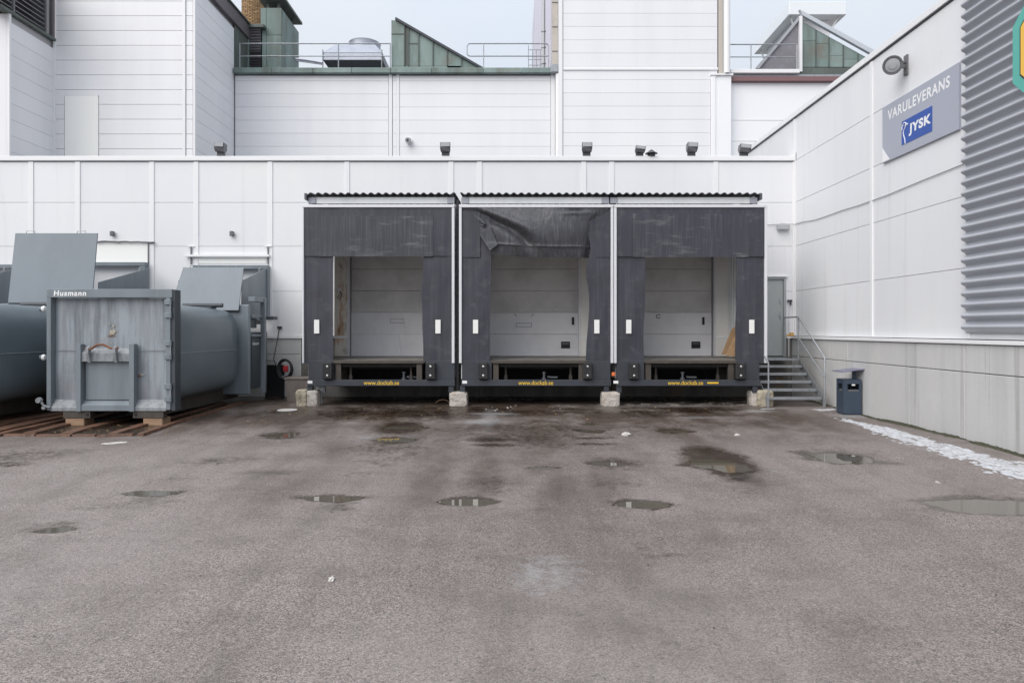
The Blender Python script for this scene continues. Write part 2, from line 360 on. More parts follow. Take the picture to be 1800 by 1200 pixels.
def text_mesh(name, txt, mat, parent, origin, xdir, updir, height, width=None, bold=.0, shear=0., depth=.003, align='LEFT', spacing=1.0):
    cu = bpy.data.curves.new(name, 'FONT'); cu.body = txt; cu.offset = bold; cu.shear = shear; cu.size = 1; cu.space_character = spacing
    o = bpy.data.objects.new(name, cu); COL.objects.link(o); dg = bpy.context.evaluated_depsgraph_get()
    me = bpy.data.meshes.new_from_object(o.evaluated_get(dg)); bpy.data.objects.remove(o)
    bm = B(); bm.from_mesh(me); bpy.data.meshes.remove(me)
    xs = [v.co.x for v in bm.verts]; ys = [v.co.y for v in bm.verts]
    x0, x1, y0, y1 = min(xs), max(xs), min(ys), max(ys)
    sy = height/(y1-y0); sx = (width/(x1-x0)) if width else sy
    X = Vector(xdir).normalized(); U = Vector(updir).normalized(); N = X.cross(U); O = Vector(origin)
    off = {'LEFT': 0, 'CENTER': -(x1-x0)/2*sx}[align]
    co = [O+X*((v.co.x-x0)*sx+off)+U*((v.co.y-y0)*sy) for v in bm.verts]
    for v, c in zip(bm.verts, co): v.co = c
    for v in bm.verts: v.co += N*depth          # flat print, a hair in front of its board
    return fin(name, bm, mat, parent)
def sstep(a, b, x):
    t = min(1, max(0, (x-a)/(b-a))); return t*t*(3-2*t)

# ------------------------------------------------------------------ ground
KN = [(-4000, -2.06), (0, -2.06), (7.8, -1.965), (11.8, -1.86), (13, -1.815), (15.9, -1.765), (18, -1.755), (4000, -1.755)]
def base_z(x, y):
    for (a, ha), (b, hb) in zip(KN, KN[1:]):
        if y <= b:
            h = ha+(hb-ha)*(y-a)/(b-a); break
    h += .09*sstep(4, 7, x)*(1-sstep(11, 14, y))
    return ZC+h
def gpt(px, py):
    """the point of the sloping yard under a photo pixel"""
    Y = 8.
    for _ in range(30):
        x = (px-900)/F*Y; z = base_z(x, Y); Y = .5*Y+.5*(ZC-z)*F/(py-580)
    return (px-900)/F*Y, Y
# px, py, half width px, half height px, angle, seed
PUD = [(265, 866, 48, 6), (585, 875, 48, 7), (818, 882, 46, 8), (1128, 886, 48, 8), (495, 764, 24, 8), (693, 773, 36, 6),
       (95, 931, 26, 6), (1266, 816, 46, 14), (1475, 804, 54, 14), (1740, 890, 95, 20), (1040, 757, 20, 4),
       (1036, 745, 13, 2.2), (1064, 814, 28, 5), (955, 822, 26, 3), (708, 751, 34, 4), (863, 767, 28, 1.8), (1188, 757, 26, 3)]
puds = []
for k, (px, py, hw, hh) in enumerate(PUD):
    cx, cy = gpt(px, py); _, yn = gpt(px, py+hh); _, yf = gpt(px, py-hh)
    rx = hw/F*cy; ry = (yf-yn)/2*.82; cy = (yf+yn)/2
    sh = .35 if k == 7 else 0
    puds.append((cx, cy, rx, ry, base_z(cx, cy-ry)-.004, sh, k))
def pud_r(p, x, y):
    cx, cy, rx, ry, L, sh, k = p
    dx = x-cx; dy = y-cy + sh*dx*.9
    r = math.sqrt((dx/rx)**2+(dy/ry)**2)
    return r*(1+.30*noise.noise((x*2.3+k*9, y*2.3, k))+.20*noise.noise((x*8, y*11, k*3))+.08*noise.noise((x*23, y*25, k*3)))
WETS = [(708, 751, 50, 12, .9), (1258, 808, 66, 27, 1.0), (1300, 838, 40, 14, .7), (1215, 800, 30, 10, .7), (690, 785, 90, 40, .45), (863, 772, 50, 5, .8), (870, 782, 60, 4, .7), (855, 757, 30, 3, .5), (1045, 770, 48, 3, .8), (1050, 780, 50, 3, .7),
        (1075, 814, 60, 14, .7), (1185, 757, 40, 6, .8), (585, 892, 60, 12, .5), (600, 940, 90, 20, .28), (1150, 960, 60, 30, .32), (1185, 975, 30, 6, .5), (850, 980, 120, 40, .25),
        (265, 880, 70, 14, .3), (95, 925, 60, 14, .5), (180, 890, 60, 10, .4), (500, 770, 60, 16, .4), (390, 810, 90, 12, .45), (330, 845, 110, 12, .3), (60, 800, 130, 16, .45), (20, 815, 60, 8, .6),
        (950, 760, 260, 30, .42), (880, 850, 60, 30, .3), (1090, 850, 80, 14, .3), (1400, 770, 160, 18, .3), (1480, 800, 90, 22, .45), (1730, 890, 130, 40, .3), (1300, 860, 60, 12, .35),
        (700, 725, 320, 16, .55), (1150, 722, 300, 14, .45), (540, 740, 120, 12, .4), (470, 830, 80, 6, .35), (640, 830, 60, 12, .35), (880, 930, 150, 14, .22), (1330, 745, 220, 10, .3)]
wets = []
for (px, py, hw, hh, a) in WETS:
    cx, cy = gpt(px, py); _, yn = gpt(px, py+hh); _, yf = gpt(px, max(py-hh, 690))
    wets.append((cx, cy, hw/F*cy, max(.08, (yf-yn)/2), a))
PALES = [(960, 1005, 90, 50, .62), (855, 740, 60, 8, .75), (1170, 712, 200, 5, .6), (870, 727, 60, 3, .8), (1330, 722, 40, 4, .8), (1500, 730, 60, 6, .8), (640, 770, 60, 20, .45), (720, 765, 50, 10, .4),
         (120, 830, 160, 40, .3), (1390, 830, 50, 40, .38), (450, 850, 120, 40, .22), (1240, 733, 90, 4, .6), (860, 735, 22, 30, .6)]
pales = []
for (px, py, hw, hh, a) in PALES:
    cx, cy = gpt(px, py); _, yn = gpt(px, py+hh); _, yf = gpt(px, max(py-hh, 690))
    pales.append((cx, cy, hw/F*cy, max(.06, (yf-yn)/2), a))
def ground_z(x, y):
    z = base_z(x, y)
    if 2 < y < 19 and abs(x) < 12:
        z += .006*noise.noise((x*.8, y*.8, 3))*min(1, (y-2))
        for p in puds:
            if abs(x-p[0]) < p[2]*3 and abs(y-p[1]) < p[3]*3:
                r = pud_r(p, x, y)
                if r < 2.2:
                    w = 1-sstep(1.25, 2.2, r)
                    z = z*(1-w)+(p[4]+.010*(r*r-1))*w if r > 1 else p[4]-.010*(1-r*r)*1.2
    return z
def axis(lo, hi, step, far):
    a = list(np.arange(lo, hi+1e-6, step)); d = step; l, r = lo, hi; A, C = [], []
    while l > -far: d *= 1.35; l -= d; A.append(l)
    d = step
    while r < far: d *= 1.35; r += d; C.append(r)
    return A[::-1]+a+C
xs = axis(-9.6, 9.0, .05, 420); ys = axis(3.0, 18.2, .045, 420)
gv = np.zeros((len(xs)*len(ys), 3), dtype=np.float32); wetv = np.zeros(len(gv), dtype=np.float32); palev = np.zeros(len(gv), dtype=np.float32); grimev = np.zeros(len(gv), dtype=np.float32)
i = 0
for x in xs:
    for y in ys:
        gv[i] = (x, y, ground_z(x, y))
        if 2.9 < y < 18.3 and -9.7 < x < 9.1:
            w = 0; q = 0
            for (cx, cy, rx, ry, a) in wets:
                dx = (x-cx)/rx
                if abs(dx) < 1.6:
                    dy = (y-cy)/ry
                    if abs(dy) < 1.6:
                        r = math.sqrt(dx*dx+dy*dy)
                        w = max(w, a*(1-sstep(.2, 1.5, r)))
            for p in puds:
                if abs(x-p[0]) < p[2]*2.2 and abs(y-p[1]) < p[3]*3.2:
                    r = pud_r(p, x, y); w = max(w, .85*(1-sstep(.95, 1.25+.9*abs(noise.noise((x*1.7, y*1.7, 44)))*2, r)))
            for (cx, cy, rx, ry, a) in pales:
                dx = (x-cx)/rx
                if abs(dx) < 1.6:
                    dy = (y-cy)/ry
                    if abs(dy) < 1.6:
                        q = max(q, a*(1-sstep(.1, 1.5, math.sqrt(dx*dx+dy*dy))))
            w += .16*noise.noise((x*1.1, y*1.6, 5))+.12*noise.noise((x*3.1, y*3.6, 9))
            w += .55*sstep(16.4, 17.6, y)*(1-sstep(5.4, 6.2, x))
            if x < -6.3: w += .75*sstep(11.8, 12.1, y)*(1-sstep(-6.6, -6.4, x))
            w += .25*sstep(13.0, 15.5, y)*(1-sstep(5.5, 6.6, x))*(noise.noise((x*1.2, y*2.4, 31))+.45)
            gr = .95*sstep(9.5, 14.2, y)*(1-.55*sstep(5.2, 7.0, x))
            for tx, ww in ((-2.9, .5), (-1.1, .45), (-.4, .4), (1.15, .5), (3.1, .45), (.5, .9)):
                gr = max(gr, .62*math.exp(-((x-tx+.12*(y-15))/ww)**2 if tx < -3 else -((x-tx)/ww)**2)*sstep(5.0, 9.5, y))
            gr = max(gr, .30*math.exp(-((x-.9)/2.2)**2)*sstep(3.4, 5.5, y))
            grimev[i] = gr
            wetv[i] = max(0, w); palev[i] = max(0, q+.12*noise.noise((x*2.1, y*2.6, 15)))
        i += 1
nx, ny = len(xs), len(ys)
I, J = np.meshgrid(np.arange(nx-1), np.arange(ny-1), indexing='ij')
a = (I*ny+J).ravel(); fc = np.stack([a, a+ny, a+ny+1, a+1], 1).astype(np.int32)
me = bpy.data.meshes.new('ground'); me.vertices.add(len(gv)); me.vertices.foreach_set('co', gv.ravel())
me.loops.add(fc.size); me.loops.foreach_set('vertex_index', fc.ravel())
me.polygons.add(len(fc)); me.polygons.foreach_set('loop_start', np.arange(0, fc.size, 4, dtype=np.int32)); me.polygons.foreach_set('loop_total', np.full(len(fc), 4, dtype=np.int32))
me.update(calc_edges=True)
for nm, arr in (('wet', wetv), ('pale', palev), ('grime', grimev)):
    at = me.attributes.new(nm, 'FLOAT', 'POINT'); at.data.foreach_set('value', arr)
me.polygons.foreach_set('use_smooth', np.ones(len(fc), dtype=bool)); me.materials.append(MAT['asphalt'])
go = bpy.data.objects.new('ground', me); COL.objects.link(go); tag(go, 'worn grey brown asphalt of the loading yard with damp patches', kind='structure')
for p in puds:
    cx, cy, rx, ry, L, sh, k = p
    bm = B(); n = 28; c = bm.verts.new((cx, cy, L)); ring = []
    for q in range(n):
        an = 2*math.pi*q/n; dx = math.cos(an)*rx*1.55; dy = math.sin(an)*ry*1.55-sh*dx*.9
        ring.append(bm.verts.new((cx+dx, cy+dy, L)))
    for q in range(n): bm.faces.new((c, ring[q], ring[(q+1) % n]))
    o = fin('puddle', bm, 'puddle_water'); tag(o, kind='structure')

# ------------------------------------------------------------------ low front building (loading hall)
YW = 18.1; SW = F/YW
def wx(px): return (px-900)/SW
def wz(py): return ZC+(580-py)/SW
DOCKS = [665.5, 942.5, 1213.5]; YD = 15.9; SD = F/YD
DX = [(c-900)/SD for c in DOCKS]
hall = thing('loading_hall', 'long low white panelled loading hall behind the three docks', 'building', (0, YW, 0))
COLS = [-290, -150, -75, 55, 137, 267, 345, 475, 610, 793, 843, 1026, 1075, 1258, 1397]
ZT = wz(283); ROWS = [wz(590), wz(512), wz(433), wz(356), ZT]
OPEN = [(dx-1.25, dx+1.25, 1.06, 4.25) for dx in DX]+[(6.33, 7.27, 1.05, 3.17)]
def cut(rects, hole):
    out = []
    for (a, b, c, d) in rects:
        x0, x1, z0, z1 = hole
        if x1 <= a or x0 >= b or z1 <= c or z0 >= d: out.append((a, b, c, d)); continue
        if a < x0: out.append((a, x0, c, d))
        if x1 < b: out.append((x1, b, c, d))
        m0, m1 = max(a, x0), min(b, x1)
        if c < z0: out.append((m0, m1, c, z0))
        if z1 < d: out.append((m0, m1, z1, d))
    return out
def holed_box(bm, r, y0, y1, holes, bev=0):
    rs = [r]
    for h in holes: rs = cut(rs, h)
    for q in rs:
        if q[1]-q[0] > .01 and q[3]-q[2] > .01: box(bm, q[0], q[1], y0, y1, q[2], q[3], bev)
    return len(rs)
bm = B(); holed_box(bm, (wx(-290), 7.42, -.4, ZT-.02), YW+.085, YW+.5, OPEN); fin('wall', bm, 'seal_dark', hall)
J = .0035
for ci in range(len(COLS)-1):
    for ri in range(4):
        bm = B(); r = (wx(COLS[ci])+J, wx(COLS[ci+1])-J, ROWS[ri]+J, ROWS[ri+1]-J)
        if ri == 3: r = (r[0], r[1], r[2], r[3]-.026)
        rs = [r]; bm.free()
        for h_ in OPEN: rs = cut(rs, h_)
        for q in rs:
            if q[1]-q[0] > .02 and q[3]-q[2] > .02:
                bm = B(); box(bm, q[0], q[1], YW, YW+.08, q[2], q[3], .004); fin('panel', bm, 'white_panel', hall)
for c in COLS[1:]:
    bm = B(); holed_box(bm, (wx(c)-.065, wx(c)+.065, ROWS[0]+.004, ZT-.026), YW-.022, YW+.03, OPEN, .004); fin('batten', bm, 'white_trim', hall)
bm = B(); box(bm, wx(-290), wx(1397), YW-.05, YW+.30, ZT, ZT+.12, .008); fin('parapet_flashing', bm, 'white_trim', hall)
bm = B(); box(bm, wx(-290), wx(1397)-.01, YW-.03, YW+.28, ZT-.018, ZT, .004); fin('drip_edge', bm, 'lamp_casing', hall)
bm = B(); holed_box(bm, (wx(-290), 7.40, ROWS[0]-.07, ROWS[0]), YW-.05, YW+.06, OPEN, .004); fin('base_flashing', bm, 'white_trim', hall)
for k, (a, b) in enumerate([(-290, -75), (-75, 137), (137, 345), (345, 530)]):
    bm = B(); box(bm, wx(a)+.004, wx(b)-.004, YW-.01, YW+.08, wz(622)+.005, ROWS[0]-.075, .004); fin('plinth_block', bm, 'concrete', hall)
    bm = B(); box(bm, wx(a)+.004, wx(b)-.004, YW-.01, YW+.08, -.35, wz(622)-.005, .004); fin('plinth_block', bm, 'concrete' if k == 3 else 'concrete_dark', hall)
for a, b in ((530, 843), (843, 1075), (1075, 1397)):
    bm = B(); holed_box(bm, (wx(a)+.004, wx(b)-.004, -.35, ROWS[0]-.075), YW-.01, YW+.08, OPEN, .004); fin('plinth_block', bm, 'concrete_dark', hall)
bm = B(); box(bm, wx(-290), 7.4, YW+.32, 31.5, ZT-.25, ZT-.12); fin('roof', bm, 'roofing', hall)
bm = B()   # end bracket of the flashing
box(bm, wx(1397)+.002, wx(1397)+.03, YW-.11, YW+.02, ZT-.02, ZT+.2, .003); fin('flashing_end', bm, 'galvanised', hall)
# interior shell behind the gates, so the hall is closed
bm = B(); box(bm, wx(-290), 7.4, YW+3.2, YW+3.3, -.3, ZT-.3); fin('inner_wall', bm, 'seal_dark', hall)

# jamb strips beside the gates
for k, dx in enumerate(DX):
    for s in (-1, 1):
        bm = B(); a = dx+s*1.25; x0, x1 = sorted((a, a+s*.34)); lim = 1.68
        x0 = max(x0, dx-lim); x1 = min(x1, dx+lim)
        box(bm, x0, x1, YW-.04, YW-.008, 1.07, 4.4, .004); fin('jamb_strip', bm, 'rusty_jamb' if (k == 0 and s == -1) else 'jamb', hall)
        bm = B(); box(bm, min(a, a-s*.05), max(a, a-s*.05), YW-.045, YW+.1, 1.07, 4.24, .004); fin('gate_rail', bm, 'aluminium', hall)

# roller rails above the waste chutes
def box_thing(name, label, cat, mat, r, bev=.004):
    bm = B(); x0, x1, y0, y1, z0, z1 = r
    bmesh_loc = ((x0+x1)/2, (y0+y1)/2, z0)
    box(bm, x0, x1, y0, y1, z0, z1, bev)
    bmesh.ops.translate(bm, verts=bm.verts, vec=-Vector(bmesh_loc)); o = fin(name, bm, mat); o.location = bmesh_loc
    return tag(o, label, cat)
t = thing('shutter_frame', 'white shutter frame with dark rods over the smaller chute hopper', 'shutter frame', (wx(402), YW-.05, wz(460)))
bm = B(); box(bm, wx(328), wx(475), YW-.10, YW-.025, wz(452), wz(448), .004); fin('rail', bm, 'white_trim', t)
for px in (337, 472):
    bm = B(); box(bm, wx(px)-.015, wx(px)+.015, YW-.05, YW-.024, wz(465), wz(434), .003); fin('rod', bm, 'lamp_grey', t)
    bm = B(); box(bm, wx(px)-.09, wx(px)+.09, YW-.05, YW-.024, wz(434)+.001, wz(433)+.01, .003); fin('bracket', bm, 'white_trim', t)
bm = B(); box(bm, wx(341), wx(468), YW-.012, YW-.003, wz(463), wz(453), .003); fin('cover_board', bm, 'cream_panel', t)
t = thing('shutter_frame', 'dirty old shutter rail with torn sealant above the tall chute lid', 'shutter frame', (wx(215), YW-.05, wz(460)))
bm = B()
pts = [Vector((wx(168+i*7), YW-.05, wz(425+noise.noise((i*.6, 0, 0))*1.6+(i/15)**2*1.5))) for i in range(16)]
tube(bm, pts, [.022+.012*abs(noise.noise((i*1.7, 3, 0))) for i in range(16)], 6); fin('rail', bm, 'lamp_grey', t)
bm = B(); box(bm, wx(262)-.012, wx(262)+.012, YW-.05, YW-.024, wz(465), wz(427), .003); fin('rod', bm, 'lamp_grey', t)
bm = B(); box(bm, wx(165), wx(260), YW-.012, YW-.003, wz(462), wz(428), .003); fin('cover_board', bm, 'cream_panel', t)
t = thing('sealant_crack', 'dark torn sealant strip on white wall right of the tall chute hopper', 'sealant strip', (wx(269), YW-.01, wz(500)))
bm = B(); box(bm, wx(269)-.02, wx(269)+.015, YW-.008, YW+.003, wz(508), wz(470), .003); box(bm, wx(269)-.012, wx(269)+.01, YW-.008, YW+.003, wz(450), wz(441), .003); fin('strip', bm, 'lamp_dark', t)

# ------------------------------------------------------------------ right building
XR = 7.5
def wr(px, py, X=XR): 
    Y = X*F/(px-900); return Vector((X, Y, ZC+(580-py)/F*Y))
rb = thing('side_warehouse', 'tall white warehouse wall with concrete base closing the yard', 'building', (XR, 12, 0))
bm = B(); box(bm, XR+.08, XR+.5, -1, 30, ROWS[0]-.1, ZC+5.62); box(bm, XR+.04, XR+.5, -1, 30, -.6, ROWS[0]-.12); fin('wall', bm, 'seal_dark', rb)
RB = [30, 26, 22, YW-.01, XR*F/(1533-900), XR*F/(1703-900)+.0, 8.2, 5.2, 2.2, -1]
RR = ROWS[:4]+[ZT+.0, ZC+5.60]
for a, b in zip(RB, RB[1:]):
    for r0, r1 in zip(RR, RR[1:]):
        piece('panel', .08, a-b-.008, r1-r0-.008, 'white_panel', rb, (XR+.04, (a+b)/2, (r0+r1)/2), .004)
for y in RB[2:7]:
    z0 = ROWS[0]+.01; piece('batten', .03, .10, ZC+5.58-z0, 'white_trim', rb, (XR-.012, y, (z0+ZC+5.58)/2), .004)
seg = list(np.arange(30, -1.1, -3.1))
for a, b in zip(seg, seg[1:]):
    piece('roof_cap', .42, a-b-.012, .13, 'white_trim', rb, (XR+.16, (a+b)/2, ZC+5.69), .006)
bm = B(); box(bm, XR-.025, XR+.3, -1, 30, ZC+5.602, ZC+5.622); fin('cap_drip_edge', bm, 'lamp_dark', rb)
bm = B(); box(bm, XR-.13, XR+.06, -1, YW-.03, ROWS[0]-.075, ROWS[0]-.012, .006); fin('ledge_flashing', bm, 'white_trim', rb)
zs = ZC-.685; XB = XR-.09
up = [YW-.02, XB*F/590, XB*F/797, 7.5, 4, 0]; lowr = [YW-.02, XB*F/590-.3, XB*F/700, XB*F/797, 7.5, 4, 0]
for a, b in zip(up, up[1:]): piece('plinth_block', .12, a-b-.016, ROWS[0]-.08-zs-.012, 'concrete', rb, (XB+.06, (a+b)/2, (zs+ROWS[0]-.08)/2), .008)
for a, b in zip(lowr, lowr[1:]): piece('plinth_block', .13, a-b-.016, zs+.7-.012, 'concrete', rb, (XB+.065, (a+b)/2, (zs-.7)/2), .008)
bm = B(); box(bm, XR+.1, XR+12, -1, 30, ZC+5.4, ZC+5.5); fin('roof', bm, 'roofing', rb)

# corrugated cladding on the nearer part of that wall
cl = thing('corrugated_cladding', 'grey horizontally corrugated steel cladding on the warehouse wall', 'cladding', (XR-.05, 9, ZC))
def corr(bm, z0, z1, y0, y1, xo, amp, pitch, t=.006):
    n = int((z1-z0)/pitch*10); pr = []
    for i in range(n+1):
        z = z0+(z1-z0)*i/n; s = math.sin(2*math.pi*(z-z0)/pitch-math.pi/2); s = math.copysign(abs(s)**.7, s); pr.append((xo-amp*s, z))
    a = [bm.verts.new((x, y0, z)) for x, z in pr]; b = [bm.verts.new((x, y1, z)) for x, z in pr]
    a2 = [bm.verts.new((x+t, y0, z)) for x, z in pr]; b2 = [bm.verts.new((x+t, y1, z)) for x, z in pr]
    for i in range(n):
        bm.faces.new((a[i], b[i], b[i+1], a[i+1])); bm.faces.new((a2[i], a2[i+1], b2[i+1], b2[i]))
        bm.faces.new((a[i], a[i+1], a2[i+1], a2[i])); bm.faces.new((b[i], b2[i], b2[i+1], b[i+1]))
yc = XR*F/803
for k, (ya, yb) in enumerate([(yc, 8.9), (8.9, 6.5), (6.5, 4.1), (4.1, 1.7), (1.7, -1)]):
    bm = B(); corr(bm, ZC-.045, ZC+7.2, yb, ya, XR-.09-(k % 2)*.003, .045, .182); fin('sheet', bm, 'clad_grey', cl, True)
bm = B(); box(bm, XR-.03, XR-.001, -1, yc-.01, ZC+5.7, ZC+7.2); fin('backing', bm, 'seal_dark', cl)

# octagonal emblem board
oy0 = (XR-.15)*F/880; ap = .98; cy_, cz_ = oy0-ap, ZC+(580-98)/F*oy0
oc = thing('octagonal_sign', 'octagonal teal, yellow and green sign on the corrugated cladding', 'sign', (XR-.15, cy_, cz_))
def octo(bm, apo, x0, x1, inner=None):
    pts = [(cy_+apo/math.cos(R(22.5))*math.cos(R(22.5+45*k)), cz_+apo/math.cos(R(22.5))*math.sin(R(22.5+45*k))) for k in range(8)]
    prism(bm, [(x0, y, z) for y, z in pts], (x1-x0, 0, 0))
for nm, apo, x0, m in (('board', .98, -.15, 'oct_teal'), ('outline', .835, -.155, 'black'), ('yellow_band', .81, -.16, 'oct_yellow'), ('outline', .69, -.165, 'black'), ('field', .665, -.17, 'oct_green')):
    bm = B(); octo(bm, apo, XR+x0, XR-.115); fin(nm, bm, m, oc)

# delivery sign
sg_x = XR-.035; y0, y1 = sg_x*F/652, sg_x*F/786; z0, z1 = ZC+3.345, ZC+4.465
sg = thing('delivery_sign', 'grey rectangular sign reading VARULEVERANS with a blue logo', 'sign', (sg_x, (y0+y1)/2, z0))
bm = B(); box(bm, sg_x-.012, XR-.002, y1, y0, z0, z1, .003); fin('board', bm, 'sign_grey', sg)
fx = sg_x-.014
text_mesh('lettering', 'VARULEVERANS', 'sign_white', sg, (fx, sg_x*F/662, ZC+4.14), (0, -1, 0), (0, 0, 1), .20, sg_x*(F/662-F/771), .026, .05, .001, spacing=1.12)
bx0, bx1 = sg_x*F/686.5, sg_x*F/740
bm = B(); box(bm, fx-.004, fx+.004, bx1, bx0, ZC+3.525, ZC+3.975); fin('logo_field', bm, 'sign_blue', sg)
text_mesh('logo_lettering', 'JYSK', 'sign_white', sg, (fx-.005, bx0-.235, ZC+3.63), (0, -1, 0), (0, 0, 1), .225, .68, .045, .05, .001, spacing=1.12)
bm = B(); zz = ZC+3.525
gp = [(0.125, 0), (.115, .08), (.075, .17), (.06, .23), (.085, .275), (.12, .305), (.145, .335), (.145, .375), (.115, .405), (.075, .405), (.04, .38), (.022, .34), (.015, .29)]
tube(bm, [Vector((fx-.006, bx0-a, zz+b)) for a, b in gp], .0095, 5)
tube(bm, [Vector((fx-.006, bx0-a, zz+b)) for a, b in [(.14, .385), (.18, .365), (.215, .342), (.18, .335), (.145, .335)]], .0085, 5)
lathe(bm, (fx-.008, bx0-.085, zz+.355), (1, 0, 0), [(0, .010), (.003, .010)], 8)
fin('logo_bird', bm, 'sign_white', sg)
bm = B(); prism(bm, [(fx-.003, y0-.01, z0+.02), (fx-.003, y0-.01, z0+.31), (fx-.003, y0-.27, z0+.02)], (.004, 0, 0)); fin('white_corner', bm, 'sign_white', sg)

# round floodlight on a bracket
rf = thing('round_floodlight', 'round grey floodlight on wall bracket above the delivery sign', 'floodlight', wr(1594, 115))
c = wr(1594, 115); lc = Vector((XR-.30, c.y-.05, c.z-.02)); ax = Vector((-.45, -.92, -.32)).normalized()
bm = B(); box(bm, XR-.03, XR-.002, c.y-.06, c.y+.06, c.z-.19, c.z+.19, .004); fin('wall_plate', bm, 'lamp_grey', rf)
bm = B(); tube(bm, [(XR-.02, c.y, c.z+.05), (XR-.12, c.y, c.z+.06), lc+Vector((.05, .02, .02))], .028, 8); box(bm, XR-.16, XR-.03, c.y-.02, c.y+.02, c.z-.06, c.z+.02, .004); fin('arm', bm, 'lamp_grey', rf)
bm = B(); lathe(bm, lc, ax, [(-.24, .05), (-.22, .11), (-.06, .155), (.02, .17), (.05, .175), (.05, .145), (.035, .14)], 24); fin('housing', bm, 'lamp_grey', rf, True)
bm = B(); lathe(bm, lc, ax, [(.030, .145), (.034, .139), (.03, .13), (.028, .13)], 24); fin('dark_ring', bm, 'lamp_dark', rf)
bm = B(); lathe(bm, lc, ax, [(.030, .128), (.040, .124), (.046, .075), (.060, .07), (.064, .01)], 24); fin('lens', bm, 'lamp_glass', rf, True)

# emergency light and its cable in the corner
p = P(1376, 399, YW-.05); el = thing('emergency_light', 'small grey wall lamp high above the grey steel door', 'wall lamp', p)
bm = B(); box(bm, p.x-.16, p.x+.16, YW-.13, YW-.024, p.z-.09, p.z+.07, .02); fin('casing', bm, 'lamp_casing', el)
bm = B(); box(bm, p.x-.12, p.x+.12, YW-.145, YW-.128, p.z-.075, p.z-.02, .008); fin('lens', bm, 'lamp_glass', el)
cb = thing('wall_cable', 'thin cable sagging from the corner lamp along the warehouse wall', 'cable', wr(1430, 387))
bm = B(); pts = [Vector((p.x-.4, YW-.035, p.z+.05)), Vector((p.x, YW-.035, p.z+.085)), Vector((XR-.02, YW-.05, p.z+.07))]+[wr(a, b, XR-.02) for a, b in [(1412, 390), (1432, 387), (1450, 381), (1480, 370), (1510, 361), (1560, 343), (1620, 318), (1665, 300), (1700, 286)]]
tube(bm, pts, .008, 6); fin('cable', bm, 'cable_grey', cb, True)

